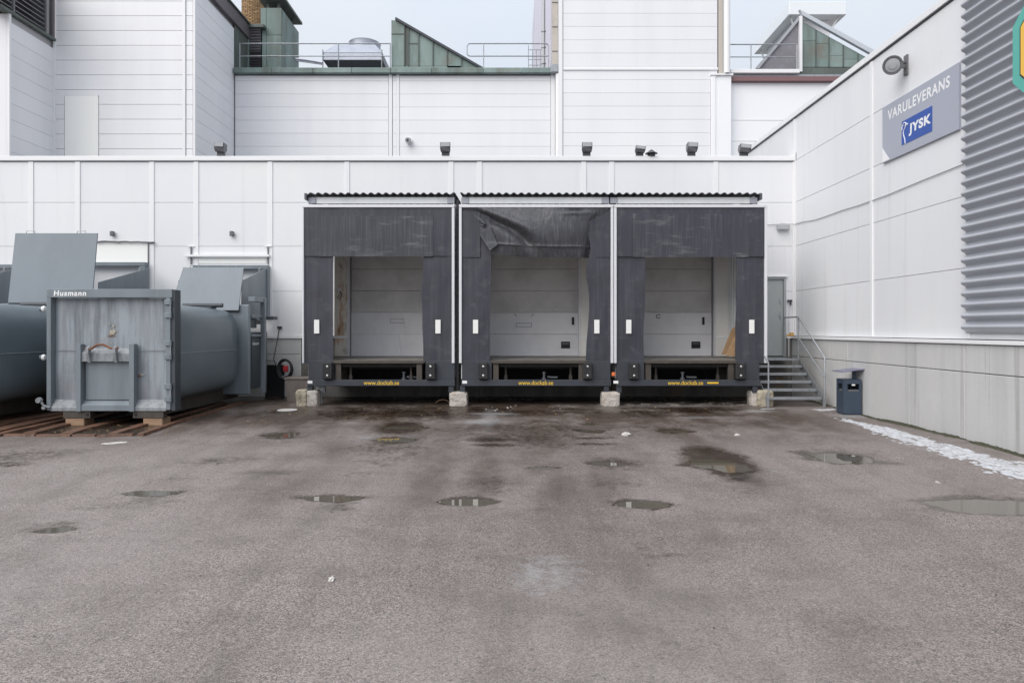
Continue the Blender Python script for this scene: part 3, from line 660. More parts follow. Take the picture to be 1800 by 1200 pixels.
# ------------------------------------------------------------------ docks
LAB = [('loading dock with flat head curtain, farthest from the grey door', ), ('middle loading dock with torn and sagging head curtain',), ('loading dock beside the steel stairs, cardboard inside',)]
def cloth(u0, u1, z0, z1, yf, seed, amp=.012, inner=None):
    def fn(u, v):
        x = u0+(u1-u0)*u; z = z0+(z1-z0)*v
        if inner: x += inner(u, z)
        return Vector((x, yf+amp*noise.noise((x*1.8+seed, z*1.1, seed))+amp*.5*noise.noise((x*6, z*2+seed, 1)), z))
    return fn
def make_dock(k, cpx):
    cx = (cpx-900)/SD; fz = lambda py: ZC+(580-py)/SD; fu = lambda px: (px-900)/SD
    L = {0: -1.745, 1: -1.78, 2: -1.785}[k]
    U0, U1 = [(532, 799), (807, 1078), (1079, 1348)][k]; U0 = fu(U0); U1 = fu(U1)
    d = thing('loading_dock', LAB[k][0], 'loading dock', (cx, YD, fz(690)), 'three loading docks in a row')
    zt = fz(360); zb = fz(638); fw = .062
    # white frame: two uprights and the head
    for a, b in ((U0, U0+fw if k else U0+.035), (U1-fw, U1)):
        bm = B(); box(bm, a, b, YD-.035, YD+.06, zb-.0, zt-.07, .006); fin('frame_upright', bm, 'aluminium', d)
    bm = B(); box(bm, U0, U1, YD-.04, YD+.065, zt-.068, zt, .006); fin('frame_head', bm, 'aluminium', d)
    # house behind the frame
    H0, H1 = fu([541, 811, 1085][k]), fu([797, 1071, 1334][k])
    for s, x in ((0, H0), (1, H1)):
        bm = B(); n = 22; ys_ = [YD+.07+(YW-.12-YD)*i/n for i in range(n+1)]
        for i in range(n):                                      # trapezoid ribs of the side sheets
            o = .018 if i % 2 else 0; s_ = 1 if s else -1
            box(bm, x-s_*o-.008, x-s_*o+.008, ys_[i], ys_[i+1], .62, fz(357), 0)
        fin('side_sheet', bm, 'header_panel', d)
    bm = B()
    box(bm, H0-.02 if k != 2 else H0, H1, YD+.10, YD+.16, fz(357)+.004, fz(345), .004); fin('header_board', bm, 'header_panel', d)
    for px in {0: (547, 792), 1: (817, 1065), 2: (1080, 1327)}[k]:
        bm = B(); box(bm, fu(px)-.085, fu(px)+.085, YD+.07, YD+.098, fz(357)+.006, fz(346), .004); fin('header_bracket', bm, 'bracket_grey', d)
    # corrugated roof, waves running back to the hall
    bm = B(); x0, x1 = (fu(537), fu(800)) if k == 0 else ((fu(809), fu(1076)) if k == 1 else (fu(1076), fu(1337)))
    n = int((x1-x0)/.0177); pr = []
    for i in range(n+1):
        x = x0+(x1-x0)*i/n; s = math.sin(2*math.pi*x/.175); pr.append((x, .021*math.copysign(abs(s)**.6, s)))
    rows = []
    for y, z in ((YD-.02, fz(341)), (YW-.03, fz(341)+.14)):
        for dz in (0, .012): rows.append([bm.verts.new((x, y, z+w+dz)) for x, w in pr])
    f0, f1, b0, b1 = rows
    for i in range(n):
        bm.faces.new((f0[i], f0[i+1], f1[i+1], f1[i])); bm.faces.new((f1[i], f1[i+1], b1[i+1], b1[i]))
        bm.faces.new((f0[i], b0[i], b0[i+1], f0[i+1])); bm.faces.new((b0[i], b1[i], b1[i+1], b0[i+1]))
    fin('roof_sheet', bm, 'roof_sheet', d)
    if k != 1:
        bm = B(); xe = x0 if k == 0 else x1; box(bm, xe-.02, xe+.03, YD-.03, YW-.05, fz(351), fz(340), .004); fin('roof_edge', bm, 'roof_sheet', d)
    # side curtains
    ci = [(585, 743), (862, 1033), (1133, 1294)][k]
    def innerL(u, z): return (u**3)*(.018*math.sin(z*2.1+k)+.02*noise.noise((z*1.4, k, 0)))
    def innerR(u, z):
        w = (1-u)**3
        if k == 1:
            zz = z-ZC
            return w*(.11*math.exp(-((zz-1.9)/.35)**2)-.05*math.exp(-((zz-1.35)/.35)**2)+.04*math.sin(zz*2.2))
        return w*(.02*math.sin(z*2+k)+.02*noise.noise((z*1.7, k+4, 0)))
    sc = []
    for s, (a, b, inn) in enumerate(((U0+.03, fu(ci[0]), innerL), (fu(ci[1]), U1-.03, innerR))):
        bm = B(); sheet(bm, cloth(a, b, zb-.01, zt-.07, YD+.015, k*5+s, .02, inn), 12, 40, .012); c_ = fin('side_curtain', bm, 'dark_cloth', d, True); sc.append(c_)
    for s, px in enumerate({0: (557, 770), 1: (836, 1049), 2: (1105, 1321)}[k]):
        bm = B(); box(bm, fu(px)-.06, fu(px)+.06, YD-.022, YD-.008, fz(586), fz(562), .002); fin('marker', bm, 'marker_white', sc[s])
    # head curtain
    hb = fz(451 if k else 450)
    if k == 1:
        TL, TR = Vector((fu(818), 0, zt-.07)), Vector((fu(1072), 0, zt-.07))
        BL, BR = Vector((fu(858), 0, fz(446))), Vector((fu(1036), 0, fz(452)))
        def fn(u, v):
            # v 0 = top, 1 = bottom
            l = Vector((fu(818), 0, zt-.07)).lerp(Vector((fu(848), 0, fz(400))), min(1, v*2)) if v < .5 else Vector((fu(848), 0, fz(400))).lerp(BL, v*2-1)
            r_ = Vector((fu(1072), 0, zt-.07)).lerp(Vector((fu(1047), 0, fz(388))), min(1, v/.3)) if v < .3 else Vector((fu(1047), 0, fz(388))).lerp(BR, (v-.3)/.7)
            q = l.lerp(r_, u)
            sag = -.055*math.sin(math.pi*u)*v
            y = YD-.01
            y -= .20*math.sin(math.pi*min(1, u*1.05))**.6*math.sin(math.pi*min(1, v*.80+.05))**1.2            # belly pushed out
            dd = (v-.10)-(u-.0)*1.55
            y += .16*math.exp(-(dd/.13)**2)*sstep(0, .12, u)*(1-sstep(.35, .5, u))                              # diagonal fold from the corner
            y -= .05*math.exp(-((dd+.24)/.12)**2)*(1-sstep(.4, .6, u))
            y += .14*sstep(.90, 1, u)*v+.08*(1-sstep(0, .06, u))*v
            y += .04*math.exp(-((v-.06)/.035)**2)*math.exp(-((u-.77)/.09)**2)-.04*math.exp(-((v-.13)/.05)**2)*math.exp(-((u-.77)/.1)**2)
            y -= .02*math.exp(-((v-.80)/.02)**2)
            y += .012*noise.noise((u*9, v*2.5, 4))+.008*noise.noise((u*30, v*3, 9))
            return Vector((q.x, y, q.z+sag))
        bm = B(); sheet(bm, fn, 60, 40, .014); fin('head_curtain', bm, 'worn_cloth', d, True)
        bm = B(); sheet(bm, cloth(fu(812.5), fu(844), fz(452), fz(371), YD-.004, 3, .005), 4, 10, .006); fin('corner_flap', bm, 'dark_cloth', d, True)
        bm = B(); sheet(bm, cloth(fu(1047), fu(1072.5), fz(452), fz(380), YD-.004, 8, .005), 4, 10, .006); fin('corner_flap', bm, 'dark_cloth', d, True)
        bm = B()
        q = [P(844, 386, YD-.10), P(857, 385, YD-.12), P(875, 430, YD-.17), P(861, 440, YD-.15), P(844, 414, YD-.08)]
        prism(bm, q, (0, .014, 0)); fin('torn_flap', bm, 'scuffed_cloth', d)
        bm = B(); tube(bm, [P(845, 386, YD-.1), P(848, 390, YD-.16), P(852, 393, YD-.18), P(851, 397, YD-.15), P(847, 396, YD-.12)], .025, 7); fin('strap_knot', bm, 'scuffed_cloth', d, True)
        bm = B(); sheet(bm, cloth(fu(812.5), fu(1072), fz(392), zt-.07, YD+.028, 2, .006), 8, 4, .008); fin('head_backing', bm, 'dark_cloth', d)
    else:
        f0_, f1_ = ((560, 762) if k == 0 else (1112, 1316)); rr = 383
        bm = B(); sheet(bm, cloth(U0+(.03 if k == 0 else .06), U1-.06, hb, zt-.07, YD-.012, k+11, .016), 30, 12, .012); fin('head_curtain', bm, 'dark_cloth', d, True)
        def fl(u, v):
            x = fu(f0_)+(fu(f1_)-fu(f0_))*u; z = hb-.012+(fz(rr-(8 if k == 2 else 4))-hb)*v
            sd = k+11; return Vector((x, YD-.012+.016*noise.noise((x*1.8+sd, z*1.1, sd))+.008*noise.noise((x*6, z*2+sd, 1))-.009, z))
        bm = B(); sheet(bm, fl, 30, 12, .004); fin('head_flap', bm, 'scuffed_cloth', d, True)
    # platform
    px0, px1 = fu([586, 863, 1131][k]), fu([748, 1033, 1296][k])
    bm = B(); box(bm, H0+.03, H1-.03, YD+.35, YW+.42, 1.00, 1.055, .004); fin('platform', bm, 'platform_steel', d)
    bm = B(); box(bm, px0, px1, YD-.02, YD+.345, 1.0, 1.05, .006); box(bm, px0+.03, px1-.03, YD-.045, YD-.021, .985, 1.04, .004); fin('dock_lip', bm, 'dirty_steel', d)
    bm = B(); box(bm, px0+.06, px1-.06, YD+.05, YD+.11, .90, .985, .004); box(bm, px0+.3, px1-.3, YD+.3, YD+.36, .84, .98, .004); fin('lip_stiffener', bm, 'pit_black', d)
    # pit
    bm = B(); box(bm, px0, px1, YD+1.35, YD+1.4, .45, .98); box(bm, px0, px1, YD+.12, YD+1.35, .44, .47); fin('pit_liner', bm, 'pit_black', d)
    for s, x in ((0, px0+.10), (1, px1-.16)):
        bm = B(); box(bm, x-.05, x+.08, YD-.005, YD+.10, .60, .978, .005); fin('pit_post', bm, 'dirty_steel', d)
        xi = x+(.24 if s == 0 else -.22); bm = B(); box(bm, xi-.02, xi+.025, YD+.25, YD+.31, .47, .97, .004); box(bm, xi-.035, xi+.04, YD+.24, YD+.32, .47, .70, .004); fin('support_leg', bm, 'dirty_steel', d)
    hx = fu([704, 958, 1209][k])
    bm = B(); lathe(bm, (hx, YD+.5, .55), (0, 0, 1), [(0, .06), (.06, .06), (.07, .03), (.16, .03), (.17, .045), (.21, .045)], 10); tube(bm, [(hx+.08, YD+.45, .64), (hx+.18, YD+.45, .63), (hx+.32, YD+.45, .63)], .025, 8); fin('hydraulic_cylinder', bm, 'galvanised', d, True)
    # front plates, beam, legs
    bL, bR = fu([542, 812, 1084][k]), fu([799, 1073, 1335][k])
    for a, b in ((bL, px0+.02), (px1-.02+.02, bR)):
        bm = B(); box(bm, a, b, YD+.0, YD+.08, .606, zb+.05, .004); fin('front_plate', bm, 'steel_blue_dark', d)
    bm = B(); box(bm, bL-.01, bR+.01, YD-.045, YD+.12, .462, .602, .006); fb = fin('front_beam', bm, 'steel_blue_dark', d)
    tx = [(640, 702), (911, 972), (1173, 1235)][k]
    text_mesh('lettering', 'www.dockab.se', 'yellow_print', fb, (fu(tx[0]), YD-.0455, ZC+(580-676)/SD), (1, 0, 0), (0, 0, 1), .10, fu(tx[1])-fu(tx[0]), .006, depth=.001)
    if k == 2:
        bm = B(); box(bm, fu(1242), fu(1262), YD-.05, YD-.044, .515, .553, .001); fin('warning_sticker', bm, 'yellow_print', fb)
    lx = [546, 817, 1082][k]
    bm = B(); box(bm, fu(lx)-.055, fu(lx)+.055, YD-.052, YD-.044, .52, .585, .001); fin('sticker', bm, 'white_print', fb)
    for px in [(545, 793), (813, 1066), (1088, 1327)][k]:
        bm = B(); box(bm, fu(px)-.06, fu(px)+.06, YD-.02, YD+.10, .30, .462, .005); fin('foot', bm, 'steel_blue_dark', d)
    for s, px in enumerate([(578, 758), (850, 1032), (1113, 1299)][k]):
        bm = B(); box(bm, fu(px)-.11, fu(px)+.11, YD-.14, YD-.002, .62, 1.01, .02); bp_ = fin('bumper', bm, 'black_rubber', d)
        for dz in (.09, .30):
            bm = B(); lathe(bm, (fu(px), YD-.155, .62+dz), (0, 1, 0), [(0, .018), (.004, .026), (.017, .026)], 12); fin('bolt', bm, 'bolt', bp_)
    if k:
        bm = B(); ox = fu([0, 1078, 1079][k]); 
        if k == 2: box(bm, ox-.05, ox+.03, YD-.02, YD+.0, .69, .78, .01); fin('side_reflector', bm, 'orange_plastic', d)
        else: bm.free()
    return d
for k, c in enumerate(DOCKS): make_dock(k, c)
# dark post between the first and second dock
bm = B(); x = (803-900)/SD; box(bm, x-.03, x+.03, YD+.20, YD+.26, .0, 4.83, .004)
tube(bm, [(x, YD+.12, 4.7), (x-.02, YD+.1, 4.55), (x+.03, YD+.1, 4.45), (x+.01, YD+.12, 4.2), (x+.02, YD+.13, .5)], .012, 6)
o = fin('drain_post', bm, 'lamp_dark'); tag(o, 'thin dark post in the gap between the first two docks', 'post')

# gates
for k, dx in enumerate(DX):
    g = thing('sectional_gate', ['sectional gate with dented lower panels, framed by rust stains', 'sectional gate behind the sagging curtain, with black handle plate', 'sectional gate with scraped upper edge beside the cardboard'][k], 'gate', (dx, YW+.3, 1.06), 'gates inside the loading docks')
    for r in range(6):
        z0 = 1.065+r*.585; z1 = min(z0+.579, 4.45)
        if r < 2 and k == 0:      # buckled panels
            def fn(u, v, z0=z0, z1=z1, r=r):
                x = dx-1.22+2.44*u; z = z0+(z1-z0)*v; c = dx+.12-(.06 if r == 0 else -.03)+.02*math.sin(v*5)
                y = YW+.27+.035*math.exp(-((x-c)/.035)**2)*math.sin(math.pi*v)-.03*math.exp(-((x-c-.10)/.08)**2)*math.sin(math.pi*v)
                return Vector((x, y, z))
            bm = B(); sheet(bm, fn, 90, 8, .05); fin('panel', bm, 'door_panel_clean', g, True)
        else:
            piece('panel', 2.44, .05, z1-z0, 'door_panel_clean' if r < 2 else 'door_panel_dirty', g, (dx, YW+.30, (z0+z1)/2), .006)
    hx = [700, 921, 1157][k]; Yg = YW+.27
    if k != 2:
        c = P(hx, 571 if k else 564, Yg); bm = B()
        w, h = .21, .055
        for a, b, e, f in ((-w, w, h-.008, h), (-w, w, -h, -h+.008), (-w, -w+.008, -h, h), (w-.008, w, -h, h)): box(bm, c.x+a, c.x+b, Yg-.012, Yg-.002, c.z+e, c.z+f)
        fin('lift_handle', bm, 'lamp_grey', g)
    if k == 1:
        for s in (-1, 1):
            bm = B(); c = P(921+s*15, 554, Yg); tube(bm, [(c.x-s*.03, Yg-.006, c.z-.02), (c.x+s*.03, Yg-.006, c.z+.03)], .008, 5); fin('scratch_mark', bm, 'lamp_dark', g)
        bm = B(); c = P(997, 533, Yg); box(bm, c.x-.13, c.x+.13, Yg-.006, Yg-.002, c.z-.13, c.z+.1); fin('patch', bm, 'door_panel_dirty', g)
    if k == 2:
        bm = B(); c = P(1157, 556, Yg); tube(bm, [(c.x+.055*math.cos(a), Yg-.008, c.z+.05*math.sin(a)) for a in np.linspace(.4, 5.9, 9)], .009, 5); fin('ring_mark', bm, 'lamp_dark', g)
    if k:
        c = P([0, 1007, 1236][k], 564, Yg); bm = B(); box(bm, c.x-.03, c.x+.03, Yg-.03, Yg-.002, c.z-.10, c.z+.10, .004); fin('latch', bm, 'black', g)
        c = P([0, 994, 1223][k], 606, Yg); bm = B(); box(bm, c.x-.12, c.x+.12, Yg-.02, Yg-.002, c.z-.09, c.z+.09, .004); pl = fin('vent_plate', bm, 'black', g)
        bm = B(); box(bm, c.x-.09, c.x+.09, Yg-.024, Yg-.019, c.z+.03, c.z+.042); fin('slot', bm, 'galvanised', pl)
# cardboard leaning inside the third dock
cbx = thing('cardboard_sheet', 'torn brown cardboard sheets leaning in the dock nearest the stairs', 'cardboard', P(1285, 622, 17.2))
for j, (q, yy) in enumerate([([(1268, 623), (1290, 578), (1298, 573), (1300, 622)], 17.3), ([(1276, 625), (1292, 594), (1306, 585), (1306, 627)], 17.0)]):
    b_ = [P(a, b, yy) for a, b in q]
    b_ = [Vector((v.x, v.y+(.0 if i in (0, 3) else .18), max(v.z, 1.06))) for i, v in enumerate(b_)]
    bm = B(); prism(bm, b_, (.02, .02, 0)); fin('sheet', bm, 'cardboard', cbx)
# coil hook in the first dock
hk = thing('wall_socket', 'small grey socket with hanging loop inside the rusty dock', 'socket', P(596, 512, YW-.05))
c = P(596, 509, YW-.07); bm = B(); box(bm, c.x-.05, c.x+.05, YW-.09, YW-.041, c.z-.04, c.z+.05, .006); fin('box', bm, 'aluminium', hk)
bm = B(); tube(bm, [(c.x+.03, YW-.07, c.z-.04), (c.x+.07, YW-.07, c.z-.15), (c.x+.02, YW-.07, c.z-.26), (c.x-.04, YW-.07, c.z-.2), (c.x+.0, YW-.07, c.z-.14)], .01, 6); fin('loop', bm, 'cable', hk)

# foot stones
def rock(name, label, px0, px1, py0, py1, Y, mat, seed, depth=.34, cat='stone block'):
    a = P(px0, py0, Y); x0, x1 = a.x, P(px1, py0, Y).x; z1 = a.z; z0 = ground_z((x0+x1)/2, Y)-.04
    bm = B(); bmesh.ops.create_cube(bm, size=1); bmesh.ops.subdivide_edges(bm, edges=bm.edges, cuts=7, use_grid_fill=True)
    for v in bm.verts:
        c = v.co.copy(); s = 1-.07*(abs(c.x*2)**6*abs(c.z*2)**6+abs(c.y*2)**6*abs(c.z*2)**6+abs(c.x*2)**6*abs(c.y*2)**6)
        c *= s
        v.co = Vector(((x0+x1)/2+c.x*(x1-x0), Y+depth/2+c.y*depth, (z0+z1)/2+c.z*(z1-z0)))
        n_ = noise.noise(v.co*5+Vector((seed, 0, 0)))*.022+noise.noise(v.co*14+Vector((seed, 5, 0)))*.012
        if c.z < .45: v.co += Vector((c.x, c.y, 0)).normalized()*n_ if Vector((c.x, c.y, 0)).length > .01 else Vector()
        else: v.co.z += min(0, n_*.5)
    o = fin(name, bm, mat); return tag(o, label, cat, 'stones carrying the dock feet')
YS = YD-.06
rock('foot_stone', 'mossy rounded stone, outer piece under the rusty first dock', 519, 538, 685, 710, YS-.05, 'mossy_stone', 1)
rock('foot_stone', 'pale chipped stone under the outer foot of the first dock', 537, 557, 686, 710, YS, 'stone', 2)
rock('foot_stone', 'rough pink grey stone under the gap between first and middle dock', 789, 821, 688.5, 713, YS, 'stone', 3)
rock('foot_stone', 'squared pale stone under the joint of middle and last dock', 1058, 1090, 688.5, 714, YS, 'stone', 4)
rock('foot_stone', 'broken stone piece under the last dock near the stairs', 1321, 1336, 687, 708, YS+.05, 'stone', 5)
rock('foot_stone', 'yellowish stone block standing right at the foot of the stairs', 1333, 1361, 686, 710, YS-.05, 'mossy_stone', 6)

# ------------------------------------------------------------------ grey door, stairs
dr = thing('steel_door', 'plain grey steel door at the top of the stairs', 'door', (6.8, YW+.05, 1.06))
bm = B(); box(bm, 6.37, 7.20, YW+.03, YW+.08, 1.075, 3.10, .004); fin('leaf', bm, 'door_grey', dr)
bm = B(); box(bm, 7.205, 7.262, YW-.015, YW+.1, 1.06, 3.16, .004); box(bm, 6.338, 6.365, YW-.015, YW+.1, 1.06, 3.16, .004); box(bm, 6.366, 7.204, YW-.015, YW+.1, 3.105, 3.16, .004); fin('frame', bm, 'door_grey', dr)
bm = B(); box(bm, 7.10, 7.135, YW+.015, YW+.03, 2.05, 2.25, .003); tube(bm, [(7.12, YW+.02, 2.16), (7.12, YW-.03, 2.16), (7.02, YW-.03, 2.16)], .01, 6); box(bm, 7.10, 7.135, YW+.015, YW+.03, 2.45, 2.58, .003); fin('handle', bm, 'galvanised', dr)
bm = B(); box(bm, 6.30, 7.30, YW-.05, YW-.002, 3.165, 3.20, .004); fin('rain_trim', bm, 'white_trim', dr)
pd = thing('door_bell_post', 'thin white intercom post with black head beside the steel door', 'post', (7.36, YW-.06, 1.0))
bm = B(); tube(bm, [(7.32, YW-.05, 1.06), (7.32, YW-.05, 2.55)], .014, 6); fin('post', bm, 'aluminium', pd)
bm = B(); box(bm, 7.28, 7.40, YW-.10, YW-.03, 2.50, 2.56, .006); box(bm, 7.345, 7.375, YW-.09, YW-.04, 2.42, 2.5, .004); fin('head', bm, 'lamp_dark', pd)

st = thing('steel_stairs', 'galvanised steel stairs with five steps and handrail to grey door', 'stairs', (6.6, 16.5, 0))
SX0, SX1 = 5.86, 7.16
bm = B(); box(bm, SX0, SX1, 17.05, YW-.06, 1.00, 1.04, .004); fin('landing', bm, 'galvanised', st)
n = 5; tops = [ZC-.70-.17*(i+1) for i in range(n)]; yfs = [17.05-.27*(i+1) for i in range(n)]
for i in range(n):
    bm = B(); z = tops[i]; y = yfs[i]
    box(bm, SX0+.03, SX1-.03, y, y+.022, z-.055, z, .004)
    for j in range(9): box(bm, SX0+.03, SX1-.03, y+.03+j*.028, y+.036+j*.028, z-.03, z-.002)
    for j in range(12): xx = SX0+.06+j*.108; box(bm, xx, xx+.006, y+.02, y+.27, z-.032, z-.006)
    fin('tread', bm, 'galvanised', st)
for x in (SX0, SX1-.006):
    bm = B(); prism(bm, [(x, 17.06, 1.06), (x, 17.06, .85), (x, yfs[-1]-.03, tops[-1]-.20), (x, yfs[-1]-.06, tops[-1]-.20), (x, yfs[-1]-.06, tops[-1]+.02)], (.008, 0, 0))
    box(bm, x-.02, x+.03, yfs[-1]-.08, yfs[-1]-.03, -.03, tops[-1]+.02, .003); fin('stringer', bm, 'galvanised', st)
for s, x in ((0, SX0+.02), (1, SX1+.01)):
    bm = B(); r = .019; zt_ = 1.04+1.05; xo = x
    yb = yfs[-1]-.05; zb_ = ground_z(x, yb); zl = zb_+1.13
    if s == 1:
        tube(bm, [(xo, YW-.09, 1.05), (xo, YW-.09, zt_-.08), (xo, YW-.14, zt_-.01), (xo, YW-.2, zt_), (xo, 17.12, zt_), (xo, 17.05, zt_-.03), (xo, yb+.04, zl+.03), (xo, yb, zl-.04), (xo, yb, .05)], r, 10)
        tube(bm, [(xo, 17.09, 1.0), (xo, 17.09, zt_)], r, 10)
        tube(bm, [(xo, 17.09, zt_-.52), (xo, yb, zl-.46)], r*.85, 10)
    else:
        tube(bm, [(xo, yb, .05), (xo, yb, zl-.1)], r, 10); tube(bm, [(xo, 17.0, 1.0), (xo, 17.0, 1.9)], r, 10); tube(bm, [(xo, 17.0, 1.9), (xo, yb, zl-.12)], r, 10)
    fin('handrail', bm, 'galvanised', st, True)
ah = thing('cigarette_box', 'small orange brown wall ashtray at the corner by the stairs', 'ashtray', P(1391, 585, 17.6))
c = P(1391, 585, 17.6); bm = B(); box(bm, c.x-.04, c.x+.06, c.y-.05, c.y+.05, ROWS[0]-.01, ROWS[0]+.09, .015); fin('tray', bm, 'ash_orange', ah)
bm = B(); box(bm, c.x-.11, c.x-.045, c.y-.03, c.y+.03, ROWS[0]-.01, ROWS[0]+.05, .01); fin('lid', bm, 'ash_orange', ah)

# litter bin
bx, by = gpt(1499, 729); bz = ground_z(bx, by)
lb = thing('litter_bin', 'dark blue square litter bin with tilted cap near the concrete wall', 'litter bin', (bx, by, bz))
rot = Matrix.Rotation(R(-3), 3, 'Z')
bm = B(); c0 = Vector((bx, by+.17, bz)); h = .74; w = .37
def rbox(bm, x0, x1, y0, y1, z0, z1, bev=.006):
    vs = box(bm, x0, x1, y0, y1, z0, z1, bev)
    for v in vs: v.co = rot @ v.co + c0
for a in ((-w/2, w/2, -w/2, -w/2+.012, .02, .50), (-w/2, w/2, -w/2, -w/2+.012, .655, h), (-w/2, -w/2+.08, -w/2, -w/2+.012, .501, .654), (w/2-.05, w/2, -w/2, -w/2+.012, .501, .654),
          (-w/2, -w/2+.012, -w/2+.013, w/2, .02, .50), (-w/2, -w/2+.012, -w/2+.013, w/2, .655, h), (-w/2, -w/2+.012, -w/2+.013, -w/2+.08, .501, .654), (-w/2, -w/2+.012, w/2-.08, w/2, .501, .654),
          (w/2-.012, w/2, -w/2+.013, w/2, .02, h), (-w/2+.013, w/2-.013, w/2-.012, w/2, .02, h), (-w/2+.02, w/2-.02, -w/2+.02, w/2-.02, 0, .02)):
    rbox(bm, *a, bev=.003)
fin('body', bm, 'bin_blue', lb)
bm = B(); rbox(bm, -w/2+.03, w/2-.03, -w/2+.03, w/2-.03, .03, .53); fin('inner_bag', bm, 'lamp_grey', lb)
bm = B(); rbox(bm, -w/2+.0, w/2+.0, -w/2+.0, w/2+.0, h, h+.012); fin('ash_plate', bm, 'bin_blue', lb)
bm = B(); rbox(bm, w/2-.10, w/2-.03, -.0, .05, h+.012, h+.19); fin('post', bm, 'bin_blue', lb)
bm = B(); vs = box(bm, -.25, .25, -.24, .24, -.010, .010, .004)
rt = rot @ Matrix.Rotation(R(-7), 3, 'Y')
for v in vs: v.co = rt @ v.co + c0+Vector((0, 0, h+.20))
fin('cap', bm, 'bin_cap', lb)
bm = B(); rbox(bm, -.02, .05, -w/2-.006, -w/2-.001, .62, .65, .001); fin('sticker', bm, 'white_print', lb)
ebx, eby = gpt(1463, 711); ebz = ground_z(ebx, eby)
eb = thing('socket_box', 'small grey socket box on the ground left of litter bin', 'socket box', (ebx, eby, ebz))
bm = B(); box(bm, ebx-.09, ebx+.05, eby, eby+.14, ebz, ebz+.22, .01); fin('casing', bm, 'lamp_casing', eb)
for q in (-.055, .015): 
    bm = B(); box(bm, ebx+q-.015, ebx+q+.015, eby-.006, eby-.001, ebz+.10, ebz+.18, .002); fin('label_plate', bm, 'white_print', eb)
bm = B(); tube(bm, [(ebx+.06, eby+.07, ebz+.16), (ebx+.12, eby+.07, ebz+.20), (ebx+.17, eby+.07, ebz+.16), (ebx+.17, eby+.07, ebz)], .02, 8); fin('hood', bm, 'galvanised', eb, True)

